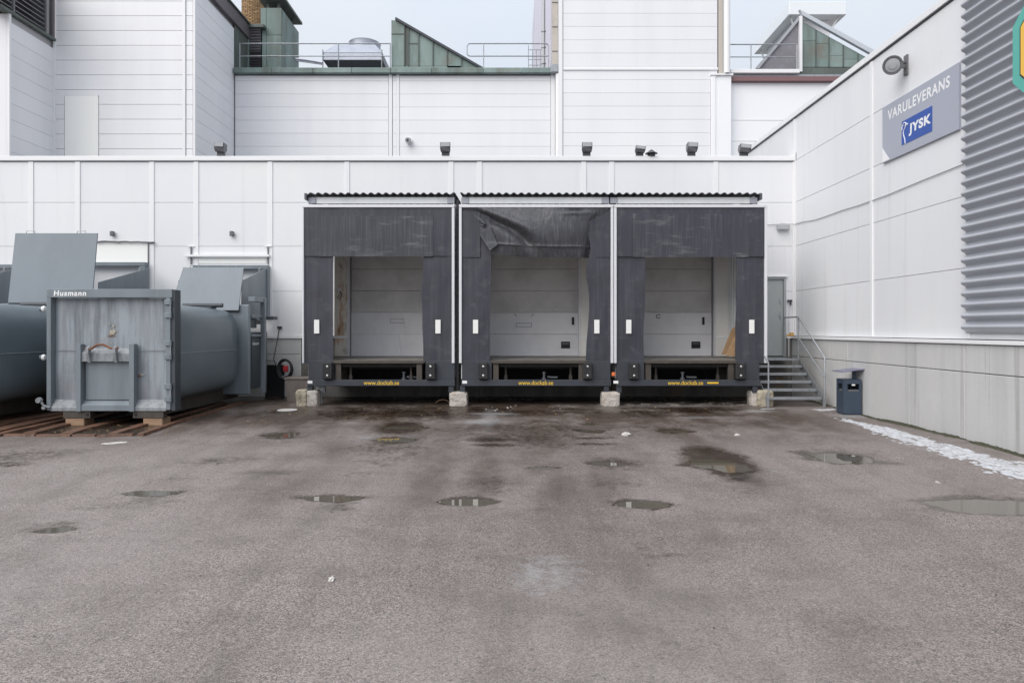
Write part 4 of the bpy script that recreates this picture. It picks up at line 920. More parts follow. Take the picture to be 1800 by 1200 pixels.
# ------------------------------------------------------------------ containers
def rsec(cx, cz, hw, hh, e, n=48):
    out = []
    for i in range(n):
        a = 2*math.pi*i/n; c, s = math.cos(a), math.sin(a)
        out.append((cx+hw*math.copysign(abs(c)**(2/e), c), cz+hh*math.copysign(abs(s)**(2/e), s)))
    return out
def press_container(cx, YF, label, face=True):
    g0 = ground_z(cx, max(13, YF))
    s = 92.3; W2 = 221/2/92.3
    t = thing('waste_press_container', label, 'waste container', (cx, YF+3, g0), 'waste press containers')
    zt, zb = ZC+72/s, ZC-142/s
    zf = lambda py: ZC+(580-py)/s
    xf = lambda px: cx+(px-192.5)/s
    x0, x1 = cx-W2, cx+W2
    # front frame
    bm = B(); box(bm, x0, x1, YF, YF+.22, zf(523), zt, .006); tb = fin('frame_top', bm, 'container_paint', t)
    bm = B(); box(bm, x0, x0+.085, YF, YF+.22, zb+.01, zf(523)-.002, .006); fin('frame_post', bm, 'container_paint', t)
    bm = B(); box(bm, x1-.12, x1-.035, YF, YF+.10, zb+.02, zf(523)-.002, .006); fin('frame_post', bm, 'container_paint', t)
    bm = B(); box(bm, x1-.03, x1+.05, YF+.02, YF+.24, zb, zt-.01, .008); fin('hinge_post', bm, 'container_dark', t)
    bm = B(); prism(bm, [(x0+.086, YF, zb), (x0+.086, YF, zb+.06), (x0+.086, YF+.12, zb+.21), (x0+.086, YF+.2, zb+.21), (x0+.086, YF+.2, zb)], (x1-.121-x0-.086, 0, 0)); fin('sill', bm, 'worn_ledge', t)
    # recessed door
    def fn(u, v):
        x = x0+.087+(x1-.122-x0-.087)*u; z = zb+.18+(zf(524)-zb-.18)*v
        y = YF+.115+.012*noise.noise((x*1.6, z*1.6, cx)); y += .02*(1-sstep(0, .04, u)); return Vector((x, y, z))
    bm = B(); sheet(bm, fn, 24, 24, .05); dp = fin('door_panel', bm, 'container_face_lit', t, True)
    bm = B(); box(bm, x0+.088, x1-.123, YF+.094, YF+.102, zf(616.5), zf(615.6)); fin('weld_seam', bm, 'worn_ledge', dp)
    random.seed(int(abs(cx)*10)); rag = lambda n, rx, ry, px, py: [(px+rx*math.cos(a)*random.uniform(.45, 1), py+ry*math.sin(a)*random.uniform(.45, 1)) for a in np.linspace(0, 2*math.pi, n+1)[:-1]]
    for (n_, rx_, ry_, px_, py_, m_) in ((22, 8, 7, 193, 584, 'rust_stain'), (12, 3, 4, 194, 572, 'rust_stain'), (9, 2, 2, 187, 570, 'rust_stain'), (26, 10, 1.4, 191, 590.5, 'rust'), (10, 2, 5, 240, 661, 'rust'), (12, 6, 1.8, 245, 659, 'rust_stain'), (8, 2, 2, 190, 603, 'rust_stain')):
        bm = B(); q = rag(n_, rx_, ry_, px_, py_); prism(bm, [(xf(a), YF+(.1005 if m_ == 'rust_stain' else .0985), zf(b)) for a, b in q], (0, .004, 0)); fin('paint_chip' if m_ == 'rust_stain' else 'rust_spot', bm, m_, dp)
    # hinges
    for pz in (531, 554, 603, 627, 679, 701):
        bm = B(); box(bm, x1-.135, x1-.028, YF-.035, YF-.002, zf(pz+4.5), zf(pz-4.5), .006); tube(bm, [(x1-.025, YF-.012, zf(pz+5)), (x1-.025, YF-.012, zf(pz-5))], .022, 8); fin('hinge', bm, 'container_paint', t)
    for a, b in ((536, 550), (608, 622), (684, 697)):
        bm = B(); tube(bm, [(x1-.025, YF-.012, zf(b)), (x1-.025, YF-.012, zf(a))], .012, 8); fin('hinge_pin', bm, 'galvanised', t)
    # hook frame
    for a, b in ((136.5, 144), (229, 237.5)):
        bm = B(); prism(bm, [(xf(a), YF-.035, zb-.005), (xf(a), YF-.035, zf(605)), (xf(a), YF+.06, zf(604)), (xf(a), YF+.115, zf(607)), (xf(a), YF+.115, zb-.005)], (xf(b)-xf(a), 0, 0)); fin('hook_upright', bm, 'container_paint', t)
    a, b = xf(144)+.002, xf(229)-.002
    bm = B(); prism(bm, [(a, YF-.01, zf(635)), (a, YF-.01, zf(621)), (a, YF+.09, zf(612)), (a, YF+.11, zf(612)), (a, YF+.11, zf(635))], (b-a, 0, 0)); fin('cross_bar', bm, 'worn_ledge', t)
    bm = B(); prism(bm, [(a, YF-.02, zb+.005), (a, YF-.02, zf(712)), (a, YF+.10, zf(704)), (a, YF+.11, zb+.005)], (b-a, 0, 0)); fin('foot_bar', bm, 'container_paint', t)
    bm = B(); box(bm, a+.03, b, YF+.075, YF+.092, zf(703), zf(636), .003); fin('cover_plate', bm, 'container_paint', t)
    for px in (159, 206):
        bm = B(); prism(bm, [(xf(px)-.025, YF-.10, zf(620)), (xf(px)-.025, YF-.10, zf(611)), (xf(px)-.025, YF-.03, zf(608)), (xf(px)-.025, YF-.012, zf(610)), (xf(px)-.025, YF-.012, zf(637)), (xf(px)-.025, YF-.04, zf(637))], (.05, 0, 0))
        lathe(bm, (xf(px)-.04, YF-.06, zf(613)), (1, 0, 0), [(0, .03), (.08, .03)], 10); fin('lug', bm, 'worn_ledge', t)
    bm = B(); tube(bm, [(xf(a_), YF-.07, zf(b_)) for a_, b_ in [(154, 613), (165, 613), (171, 608), (177, 605.5), (186, 605.5), (192, 608), (198, 611.5), (206, 612.5), (212, 612)]], .021, 10); fin('hook_bar', bm, 'rust', t, True)
    # logo
    if face: text_mesh('lettering', 'Husmann', 'white_print', tb, (xf(95), YF-.0005, zf(520)), (1, 0, 0), (0, 0, 1), 9.5/s, 57/s, .026, .1, .001, spacing=1.15)
    # body
    bm = B(); prev = None; YB = YF+3.10; zc_ = (ZC+.55+.36)/2+.02
    sec = [(YF+.23, 1.215, 1.0), (YF+.6, 1.25, .995), (YF+1.4, 1.28, .98), (YF+2.5, 1.29, .965), (YB-.25, 1.28, .955), (YB-.06, 1.16, .90), (YB, 1.08, .84)]
    rings = []
    for (y, hw, hh) in sec:
        rings.append([bm.verts.new((x, y, z)) for x, z in rsec(cx, ZC-.45+.02*(y-YF)*0, hw, hh, 5.2)])
    for a_, b_ in zip(rings, rings[1:]):
        for i in range(48): bm.faces.new((a_[i], a_[(i+1) % 48], b_[(i+1) % 48], b_[i]))
    bm.faces.new(rings[0][::-1]); bm.faces.new(rings[-1]); fin('body', bm, 'container_body_shaded', t, True)
    bm = B(); tube(bm, [(cx+hw+.001, y, ZC-.45) for y, hw, hh in sec[:5]], .009, 5); fin('weld_seam', bm, 'container_paint', t)
    bm = B(); box(bm, x0-.02, x1+.27, YB+.01, YB+.12, ZC-1.52, ZC+.60, .02); fin('bulkhead', bm, 'container_paint', t)
    # press section
    xr = x1+.30
    bm = B(); box(bm, x0+.02, xr-.05, YB+.125, YB+1.25, ZC-1.35, ZC-.05, .01); pb = fin('press_housing', bm, 'container_dark', t)
    bm = B(); box(bm, xr-.045, xr-.015, YB+.14, YB+.70, ZC-1.40, ZC-.18, .006); pdr = fin('press_door', bm, 'container_dark', t)
    text_mesh('small_lettering', 'Husmann', 'white_print', pdr, (xr-.013, YB+.17, ZC-.36), (0, 1, 0), (0, 0, 1), .075, .40, .02, .2)
    bm = B(); box(bm, xr-.03, xr+.08, YB+.72, YB+.84, ZC-1.55, ZC+.80, .006); box(bm, xr-.10, xr+.06, YB+.13, YB+.715, ZC+.68, ZC+.79, .006); box(bm, xr-.10, xr+.02, YB+.13, YB+.715, ZC+.30, ZC+.37, .004); box(bm, xr-.10, xr+.02, YB+.13, YB+.715, ZC-.16, ZC-.10, .004); fin('press_frame', bm, 'container_paint', t)
    bm = B(); box(bm, xr-.10, xr+.25, YB+.86, YB+1.15, ZC+.26, ZC+.34, .006); fin('control_shelf', bm, 'container_dark', t)
    bm = B(); box(bm, xr-.22, xr-.07, YB+.18, YB+.6, ZC+.05, ZC+.28, .01); fin('motor', bm, 'container_dark', t)
    bm = B(); lathe(bm, (cx+.2, YB-.6, ZC+.56), (1, 0, 0), [(0, .05), (.9, .05)], 10); box(bm, cx-.3, cx+.9, YB-.75, YB-.45, ZC+.49, ZC+.53, .005); fin('top_hatch', bm, 'container_dark', t)
    # skids
    for px0, px1, hx in ((110, 158, 153), (233, 287, 238)):
        bm = B(); box(bm, xf(px0), xf(px1), YF+.02, YF+.16, zf(735), zb-.002, .004); box(bm, xf((px0+px1)/2)-.12, xf((px0+px1)/2)+.12, YF+.17, YB+.9, zf(733), ZC-1.36, .004); sk = fin('skid', bm, 'dirty_steel', t)
        bm = B(); lathe(bm, (xf(hx), YF+.012, zf(729)), (0, 1, 0), [(0, .03), (.008, .03)], 12); fin('hole', bm, 'black', sk)
    # latch at lower left corner
    bm = B(); tube(bm, [(x0+.08, YF-.02, zf(716)), (x0-.02, YF-.05, zf(712)), (x0-.05, YF-.06, zf(706))], .022, 8); lathe(bm, (x0-.11, YF-.08, zf(703)), (0, 1, 0), [(0, .05), (.05, .06), (.08, .05)], 10); lathe(bm, (x0-.02, YF-.03, zf(716)), (0, 1, 0), [(-.03, .035), (.03, .035)], 10); fin('latch', bm, 'worn_ledge', t)
    return t, (xf, zf)
t1, (xf, zf) = press_container(-7.67, 13.0, 'grey steel waste container with rusty hook bar on its front')
press_container(-10.87, 12.35, 'dark grey waste container cut by the left edge, front hidden')
# bolt ends sticking out towards the second container
for pz, lab in ((543, 'upper white capped buffer between the two containers'), (628, 'lower white capped buffer between the two containers')):
    c = P(78, pz, 13.15); b_ = thing('buffer_cap', lab, 'buffer', c)
    bm = B(); lathe(bm, c+Vector((-.07, 0, 0)), (1, 0, 0), [(0, .05), (.035, .05), (.04, .035)], 12); fin('rod', bm, 'container_body_shaded', b_, True)
    bm = B(); lathe(bm, c+Vector((-.03, 0, 0)), (1, 0, 0), [(0, .055), (.02, .06), (.05, .05), (.06, .03)], 12); fin('cap', bm, 'white_print', b_, True)
# wooden blocks under the front skids
for px0, px1, lab in ((113, 146, 'short wooden block under the skid on the dark container side'), (250, 284, 'short wooden block under the skid nearest the hinges')):
    x0, x1 = P(px0, 0, 13).x, P(px1, 0, 13).x; zg = ground_z((x0+x1)/2, 13.1)
    box_thing('wooden_block', lab, 'wooden block', 'wood', (x0, x1, 13.03, 13.35, zg-.01, ZC+(580-735.3)/92.3), .008)['group'] = 'wooden blocks under the waste container'

# rails and boards on the ground under the containers
RAILS = [(-10.0, 12.6, -8.9, 16.0, .30, .06, 'reddish slanted plank lying across the boards by the dark container'),
         (-9.0, 11.75, -8.75, 14.2, .13, .05, 'narrow rusty bar beside the left wooden block'),
         (-6.50, 11.95, -6.46, 16.6, .10, .05, 'long rusty edge rail bordering the container bay asphalt'),
         (-7.05, 12.05, -6.98, 16.5, .17, .035, 'rusty board running under the hinge side of the container'),
         (-7.9, 12.1, -7.75, 16.5, .22, .03, 'rusty board under the middle of the container'),
         (-8.55, 12.1, -8.45, 16.5, .2, .035, 'rusty board under the container skid near dark container'),
         (-9.35, 12.0, -8.95, 16.5, .28, .05, 'orange brown board between the two containers'),
         (-9.75, 11.95, -9.6, 16.5, .2, .04, 'brown board beneath the dark container side'),
         (-10.4, 11.6, -10.2, 16.5, .25, .04, 'brown board at the left edge under the dark container')]
for (xa, ya, xb, yb, w, h, lab) in RAILS:
    bm = B(); za, zb_ = base_z(xa, ya), base_z(xb, yb); n = 14; rng = []
    for i in range(n+1):
        f = i/n; x = xa+(xb-xa)*f+.02*noise.noise((f*5, xa, 0)); y = ya+(yb-ya)*f; z = ground_z(x, y)+.012*noise.noise((f*7, xa*3, 2)); ww = w/2*(1+.15*noise.noise((f*9, xa, 5)))
        rng.append([bm.verts.new(q) for q in ((x-ww, y, z-.02), (x+ww, y, z-.02), (x+ww, y, z+h), (x-ww, y, z+h))])
    for a_, b_ in zip(rng, rng[1:]):
        for q in range(4): bm.faces.new((a_[q], a_[(q+1) % 4], b_[(q+1) % 4], b_[q]))
    bm.faces.new(rng[0][::-1]); bm.faces.new(rng[-1]); o = fin('ground_board', bm, 'wet_board'); tag(o, lab, 'board', 'rusty boards and rails under the containers')
for (a, b, c_, d_, lab) in ((8, 766, 62, 766, 'short front board lying at the left end of the bay'), (66, 767, 125, 767, 'second short front board of the container bay'), (129, 767, 168, 767, 'short pale edged board before the container front'), (172, 768, 234, 765, 'splintered front board nearest to the edge rail')):
    (xa, ya), (xb, yb) = gpt(a, b), gpt(c_, d_); bm = B(); n = 8; rng = []
    for i in range(n+1):
        f = i/n; x = xa+(xb-xa)*f; y = ya+(yb-ya)*f+.03*noise.noise((f*6, a, 1)); z = ground_z(x, y)+.008*noise.noise((f*5, a, 4))
        rng.append([bm.verts.new(q) for q in ((x, y-.04, z-.02), (x, y+.06, z-.02), (x, y+.07, z+.035), (x, y-.03, z+.035))])
    for p_, q_ in zip(rng, rng[1:]):
        for q in range(4): bm.faces.new((p_[q], p_[(q+1) % 4], q_[(q+1) % 4], q_[q]))
    bm.faces.new(rng[0][::-1]); bm.faces.new(rng[-1]); tag(fin('ground_board', bm, 'wet_board'), lab, 'board', 'rusty boards and rails under the containers')

# chute hoppers
def hopper(label, xl, xr, ztop, zfront, yfront, lid, frame_x, frame_z):
    t = thing('chute_hopper', label, 'hopper', ((xl+xr)/2, 17.2, 1.5), 'waste chute hoppers on the hall wall')
    fx0, fx1 = frame_x; fz0, fz1 = frame_z
    bm = B()
    box(bm, fx0, fx1, YW-.20, YW-.03, fz1-.10, fz1, .006); box(bm, fx1-.13, fx1, YW-.20, YW-.03, fz0, fz1-.102, .006); box(bm, fx0, fx0+.13, YW-.20, YW-.03, fz0, fz1-.102, .006); fin('frame', bm, 'container_paint', t)
    for x in (xl, xr-.02):
        bm = B(); prism(bm, [(x, YW-.21, ztop), (x, yfront, zfront), (x, yfront-.02, ZC+.35), (x, YW-.21, ZC+.2)], (.02, 0, 0)); fin('cheek', bm, 'container_paint', t)
        bm = B(); tube(bm, [(x+.01, YW-.7, ztop-.13), (x+.01, YW-.68, ztop-.03), (x+.01, YW-.58, ztop-.01), (x+.01, YW-.56, ztop-.1)], .012, 6); fin('eye', bm, 'galvanised', t)
    bm = B(); prism(bm, [(xl+.02, YW-.21, ZC+.2), (xl+.02, yfront, ZC+.35), (xl+.02, yfront, ZC+.30), (xl+.02, YW-.21, ZC+.15)], (xr-xl-.04, 0, 0)); fin('chute_floor', bm, 'container_dark', t)
    (bl, br, tl, tr) = [Vector(q) for q in lid]
    bm = B(); prism(bm, [bl, br, tr, tl], (0, .035, 0)); ld = fin('lid', bm, 'lid_grey', t)
    for q in (.18, .8):
        e = tl.lerp(tr, q); bm = B(); tube(bm, [(e.x-.10, e.y+.02, e.z), (e.x-.09, e.y+.02, e.z+.055), (e.x+.09, e.y+.02, e.z+.055), (e.x+.10, e.y+.02, e.z)], .008, 6); fin('handle', bm, 'galvanised', ld)
    bm = B(); tube(bm, [bl+Vector((0, .03, 0)), br+Vector((0, .03, 0))], .03, 8); fin('hinge_bar', bm, 'container_dark', ld)
    return t
hopper('chute hopper with its wide low lid, over the hooked container', -7.97, -6.44, ZC+1.61, ZC+1.18, 16.3,
       [P(298, 545, 16.03), P(419, 545, 16.03), P(322, 470, 16.3), P(428, 470, 16.3)], (wx(345), wx(474)+.02), (ZC+.35, ZC+1.70))
hopper('chute hopper with the tallest upright lid, between the two containers', -11.3, -9.5, ZC+1.62, ZC+1.1, 15.7,
       [P(14, 532, 15.45), P(161, 532, 15.45), P(27, 410, 15.64), P(171, 410, 15.64)], (wx(118), wx(262)), (ZC+.35, wz(462)))
hopper('chute hopper whose dark frame is half hidden at left edge', -14.3, -12.95, ZC+1.62, ZC+1.1, 16.0,
       [P(-90, 545, 16.03), P(-75, 545, 16.03), P(-90, 490, 16.3), P(-75, 490, 16.3)], (wx(-105), wx(48)), (ZC+.35, wz(466)))

# hose / cable coil with red reel and planter
c = P(502, 648, 17.75); cc = thing('cable_coil', 'black cable coil with red plug hanging beside the container press', 'cable coil', c)
bm = B(); random.seed(3)
for j in range(9):
    r = .21+random.uniform(-.03, .02); o_ = Vector((random.uniform(-.02, .02), -.012*j, random.uniform(-.02, .02)))
    tube(bm, [c+o_+Vector((r*.82*math.cos(a), random.uniform(-.008, .008), r*1.12*math.sin(a))) for a in np.linspace(0, 2*math.pi, 20)[:-1]], .014, 6, closed=True)
tube(bm, [c+Vector((-.2, -.05, 0)), c+Vector((-.3, -.03, .25)), P(488, 595, 17.95), P(491, 576, YW-.05)], .012, 6)
fin('coil', bm, 'cable', cc, True)
bm = B(); box(bm, c.x-.02, c.x+.10, c.y-.16, c.y-.06, c.z-.07, c.z+.09, .02); fin('plug', bm, 'red_plastic', cc)
bm = B(); tube(bm, [c+Vector((.04, -.11, -.07)), c+Vector((.06, -.12, -.16)), c+Vector((-.04, -.1, -.2))], .02, 8); fin('cord_end', bm, 'lamp_casing', cc, True)
ws = thing('wall_switch', 'small black switch on white wall above the cable coil', 'switch', P(491, 576, YW-.02))
bm = B(); q = P(491, 576, YW-.02); box(bm, q.x-.05, q.x+.07, YW-.05, YW-.002, q.z-.03, q.z+.04, .008); fin('casing', bm, 'lamp_dark', ws)
bm = B(); tube(bm, [(q.x-.02, YW-.012, q.z+.04), (q.x-.02, YW-.012, q.z+.55)], .007, 5); fin('conduit', bm, 'aluminium', ws)
pl = thing('concrete_planter', 'low brown concrete trough under the coil next to first dock', 'planter', P(519, 694, 17.0))
x0, x1 = P(501, 0, 17).x, P(541, 0, 17).x; zg = ground_z(-5.4, 17)
bm = B(); z1 = P(0, 667, 17).z
pr = [(x0+.06, 17, zg-.02), (x1-.03, 17, zg-.02), (x1, 17, z1), (x0, 17, z1)]; prism(bm, pr, (0, .5, 0)); fin('trough', bm, 'planter', pl)
bm = B(); box(bm, x0-.03, x1+.02, 16.98, 17.52, z1+.001, z1+.05, .01); fin('rim', bm, 'planter', pl)
op = thing('wall_opening', 'dark low opening in the concrete base beside the cable coil', 'opening', P(482, 670, YW-.03))
bm = B(); a_, b_ = P(466, 0, YW-.03).x, P(500, 0, YW-.03).x; box(bm, a_, b_, YW-.03, YW-.012, .0, wz(641), .002); fin('black_sheet', bm, 'black', op)  # the opening's shade is a flat black sheet set on the plinth
bm = B(); tube(bm, [P(468, 633, YW-.15), P(483, 633, YW-.15), P(487, 636, YW-.15), P(488, 645, YW-.15)], .022, 8); fin('pipe', bm, 'lamp_casing', op, True)

# ------------------------------------------------------------------ lamps on the parapet
def floodlight(px, py0, py1, w, tilt, lab):
    Y = YW+.02; c = P(px, (py0+py1)/2, Y); zb_ = ZT+.12; h = (py1-py0)/SW
    t = thing('parapet_floodlight', lab, 'floodlight', (c.x, Y, zb_), 'floodlights along the hall parapet')
    m = Matrix.Rotation(tilt, 3, 'Y')
    bm = B(); hw = w/2/SW; top = c.z+h/2; k = h*.42
    pts = [(-hw, .02, h/2), (hw, .02, h/2), (hw, -.02, h*.05), (hw*.92, -.01, -h*.2), (-hw*.92, -.01, -h*.2), (-hw, -.02, h*.05)]
    def pr(y0, y1, s): return [Vector((x*s, y0 if z > 0 else y1, z)) for x, _, z in pts]
    a = pr(-.16, -.10, 1); b = pr(.10, .04, .85)
    A = [bm.verts.new(m @ v + Vector((c.x, Y, c.z+.0))) for v in a]; Bv = [bm.verts.new(m @ v + Vector((c.x, Y, c.z))) for v in b]
    bm.faces.new(A); bm.faces.new(Bv[::-1])
    for i in range(6): bm.faces.new((A[i], Bv[i], Bv[(i+1) % 6], A[(i+1) % 6]))
    fin('housing', bm, 'lamp_grey', t)
    bm = B(); q = [m @ Vector((x*.88, -.165, z*.6+h*.2)) + Vector((c.x, Y, c.z)) for x, z in ((-hw, h/2), (hw, h/2), (hw, -.02), (-hw, -.02))]; prism(bm, q, (0, -.006, 0)); fin('glass', bm, 'lamp_glass', t)
    bm = B(); box(bm, c.x-hw*.75, c.x+hw*.75, Y-.05, Y+.03, zb_+.001, c.z-h*.15, .005); fin('bracket', bm, 'lamp_dark', t)
floodlight(389, 253, 275, 17, .06, 'parapet floodlight farthest left, before the projecting white block')
floodlight(783.5, 253, 275, 18, 0, 'parapet floodlight above the rusty first dock')
floodlight(1031, 253, 275, 18, 0, 'parapet floodlight above the sagging curtain dock')
floodlight(1124, 259, 274, 17, .12, 'small tilted floodlight left of the black dome lamp')
floodlight(1215, 253, 275, 18, .05, 'parapet floodlight above the dock nearest the stairs')
floodlight(1307, 256, 275, 19, .1, 'parapet floodlight closest to the warehouse roof edge')
c = P(1145, 270, YW); dl = thing('dome_lamp', 'black dome shaped lamp between two parapet floodlights', 'lamp', (c.x, YW, ZT+.12))
bm = B(); lathe(bm, (c.x, YW, ZT+.12), (0, 0, 1), [(0, .10), (.06, .10), (.065, .09)], 16); fin('base', bm, 'black', dl)
bm = B(); lathe(bm, (c.x, YW, ZT+.19), (0, 0, 1), [(0, .165), (.012, .16), (.05, .09), (.085, .06), (.09, .025), (.11, .02)], 18); fin('hood', bm, 'lamp_dark', dl, True)
for px, lab in ((198, 'small grey wall sensor above the tall chute hopper'), (408, 'small grey wall sensor above the shutter frame with white rail')):
    c = P(px, 411, YW-.04); w = thing('wall_sensor', lab, 'sensor', c, 'sensors over the chute hoppers')
    bm = B(); box(bm, c.x-.05, c.x+.05, YW-.10, YW-.024, c.z-.06, c.z+.07, .012); fin('casing', bm, 'lamp_grey', w)
    bm = B(); box(bm, c.x-.03, c.x+.03, YW-.03, YW-.002, c.z-.04, c.z+.04, .004); fin('base', bm, 'lamp_dark', w)

# ------------------------------------------------------------------ factory buildings behind
YM = 31.6; SM = F/YM
def mx_(px): return (px-900)/SM
def mz(py): return ZC+(580-py)/SM
ZR = ZT+.0
# middle facade
mb = thing('factory_hall', 'wide white panelled factory hall with green copper roof edge', 'building', (mx_(690), YM, ZR))
PH = 23/SM
def rows_down(ztop, zmin, h):
    out = [ztop]
    while out[-1] > zmin: out.append(out[-1]-h)
    return out
zr = [mz(132)]+rows_down(mz(142.5), mz(290), PH)
bm = B(); box(bm, mx_(413)-.6, mx_(978), YM+.09, YM+.6, ZR-.3, mz(124)); fin('wall', bm, 'seal_dark', mb)
for a, b in ((413, 683), (690, 697), (702, 968)):
    for z1, z0 in zip(zr, zr[1:]):
        w = (b-a)/SM-.014; piece('panel', w, .08, z1-z0-.008, 'white_panel_far', mb, ((mx_(a)+mx_(b))/2, YM+.04, (z0+z1)/2), .004)
for px, w in ((686.5, .16), (699.5, .13), (972, .2)):
    piece('batten', w, .06, mz(132)-ZR, 'white_trim', mb, (mx_(px), YM+.0, (ZR+mz(132))/2), .006)
for i, (a, b) in enumerate([(413, 480), (480, 553), (553, 620), (620, 688), (688, 760), (760, 850), (850, 917), (917, 976)]):
    piece('copper_fascia', (b-a)/SM-.01, .30, .24, 'copper_green', mb, ((mx_(a)+mx_(b))/2, YM-.10, mz(127)), .02)
bm = B(); box(bm, mx_(413), mx_(976), YM-.02, YM+.02, mz(133.5), mz(131.8)); fin('fascia_shadow_gap', bm, 'fascia_brown', mb)
bm = B(); box(bm, mx_(413)-.5, mx_(1530), YM+.3, YM+14, mz(126)-.1, mz(125)); fin('roof', bm, 'copper_dark', mb)
bm = B(); box(bm, mx_(967), mx_(981), YM-.32, YM-.02, mz(132), mz(117), .04); fin('gutter_head', bm, 'galvanised', mb)
bm = B(); tube(bm, [(mx_(980), YM-.16, mz(133)), (mx_(980), YM-.16, ZR)], .11, 10); fin('downpipe', bm, 'white_trim', mb, True)
# security camera on that wall
c = P(719, 247, YM-.15); sc_ = thing('security_camera', 'small round white security camera on the factory hall wall', 'camera', c)
bm = B(); lathe(bm, c+Vector((0, .13, .0)), (0, -1, 0), [(0, .15), (.05, .15), (.06, .08), (.12, .08)], 14); fin('base', bm, 'white_trim', sc_, True)
bm = B(); lathe(bm, c, Vector((-.3, -1, -.25)), [(0, .09), (.02, .13), (.16, .13), (.16, .09), (.14, .08)], 14); fin('head', bm, 'lamp_casing', sc_, True)
bm = B(); lathe(bm, c+Vector((-.3, -1, -.25)).normalized()*.165, Vector((-.3, -1, -.25)), [(0, .045), (.01, .04)], 12); fin('lens', bm, 'black', sc_)

# projecting block
YL = 27.7; SL = F/YL; XL = (343-900)/SL; XF = (95-900)/SL
lb_ = thing('projecting_block', 'tall white panelled block projecting beside the copper roofed hall', 'building', ((XL+XF)/2, YL, ZR))
ZLT = ZC+14.15
bm = B(); box(bm, XF-1, XL-.1, YL+.09, YL+.5, ZR-.3, ZLT+3); box(bm, XL-.5, XL-.09, YL+.5, YM+2.2, ZR-.3, ZLT); fin('wall', bm, 'seal_dark', lb_)
P2 = 25.95/SL; zl = rows_down(ZC+(580-0)/SL+P2*1.0+1.2, ZR, P2)
off = (ZC+(580-106)/SL); zl = [off+P2*i for i in range(6, -12, -1)]
for z1, z0 in zip(zl, zl[1:]):
    if z0 < ZR-.7: break
    for a, b in ((97, 321), (327, 339)):
        x0, x1 = (a-900)/SL, (b-900)/SL
        holes = [((113-900)/SL, (174-900)/SL, ZR-1, ZC+(580-168)/SL)]
        bm = B(); holed_box(bm, (x0+.006, x1-.006, z0+.007, z1-.007), YL, YL+.08, holes, .004)
        if len(bm.verts): fin('panel', bm, 'white_panel_far', lb_)
        else: bm.free()
    if z1 < ZLT: piece('side_panel', .08, YM-YL-.05, z1-z0-.008, 'white_panel_far', lb_, (XL-.04, (YL+YM)/2, (z0+z1)/2), .004)
zz = ZC+(580-168)/SL; bm = B(); box(bm, (114-900)/SL, (173-900)/SL, YL-.02, YL+.08, ZR-.3, zz-.01, .01); fin('blanked_door', bm, 'cream_panel', lb_)
piece('batten', .12, .07, 15, 'white_trim', lb_, ((324-900)/SL, YL-.01, ZR+7.2), .01)
piece('corner_trim', .09, .09, ZLT-ZR+3, 'white_trim', lb_, (XL-.02, YL-.005, (ZLT+ZR+3)/2), .01)
piece('corner_trim', .10, .10, ZLT-ZR+3, 'white_trim', lb_, (XF+.03, YL-.01, (ZLT+ZR+3)/2), .01)
bm = B(); box(bm, XL-.4, XL+.12, YL-.1, YM+1.6, ZLT-.02, ZLT+.62, .02); fin('roof_fascia', bm, 'fascia_brown', lb_)
bm = B(); box(bm, XL-.6, XL+.20, YL-.15, YM+1.6, ZLT+.622, ZLT+.70, .01); fin('roof_edge', bm, 'copper_dark', lb_)
# copper clad side behind the hall edge: standing seam sheets
for i in range(3):
    y0 = YM+.01+i*.55; piece('copper_sheet', .04, .53, ZLT-mz(130), 'copper_dark', lb_, (XL+.0, y0+.27, (ZLT+mz(130))/2), .01)

# louvred block at the left edge
fb_ = thing('louvred_block', 'pale block at left edge topped by grey louvre screens', 'building', (XF, 26, ZR))
YF0 = 25.2; zlt = ZC+11.68
bm = B(); box(bm, XF-.6, XF-.09, YF0+.1, YL+.3, ZR-.3, zlt); box(bm, XF-8, XF-.3, YF0+.09, YF0+.6, ZR-.3, zlt+.1); fin('wall', bm, 'seal_dark', fb_)
z1 = zlt
zl2 = [ZC+(580-112)/SL-P2*i for i in range(-1, 12)]
for a, b in zip(zl2, zl2[1:]):
    if b < ZR-.7: break
    a = min(a, zlt-.02)
    piece('side_panel', .08, YL-YF0-.12, a-b-.008, 'white_panel_far', fb_, (XF-.04, (YL+YF0)/2+.04, (a+b)/2), .004)
piece('corner_trim', .10, .10, zlt-ZR, 'white_trim', fb_, (XF-.0, YF0+.03, (zlt+ZR)/2), .01)
for k in range(3): piece('front_panel', 2.0-.008, .08, zlt-ZR-.02, 'white_panel_far', fb_, (XF-1.06-2*k, YF0+.04, (zlt+ZR)/2), .004)
bm = B(); box(bm, XF-.2, XF+.10, YF0-.5, YL-.02, zlt, zlt+.12, .01); fin('copper_edge', bm, 'copper_dark', fb_)
for k, (ya, yb) in enumerate([(24.3, 25.35), (25.45, 27.1)]):
    for j in range(13):
        z = zlt+.28+j*.19; o = piece('louvre_slat', .16, yb-ya-.06, .03, 'louvre', fb_, (XF-.02, (ya+yb)/2, z), .004); o.rotation_euler = (0, R(38), 0)
for y in (24.25, 25.4, 27.15, 27.55):
    piece('louvre_post', .14, .08, 2.7, 'lamp_grey', fb_, (XF+.0, y, zlt+.12+1.35), .006)
bm = B(); box(bm, XF-.5, XF-.3, 24.2, YL-.1, zlt, zlt+2.8); fin('louvre_back', bm, 'lamp_dark', fb_)
bm = B(); box(bm, XF-.05, XF+.07, 27.6, YL-.01, zlt+.1, zlt+3.3, .01); fin('rusty_post', bm, 'rust', fb_)

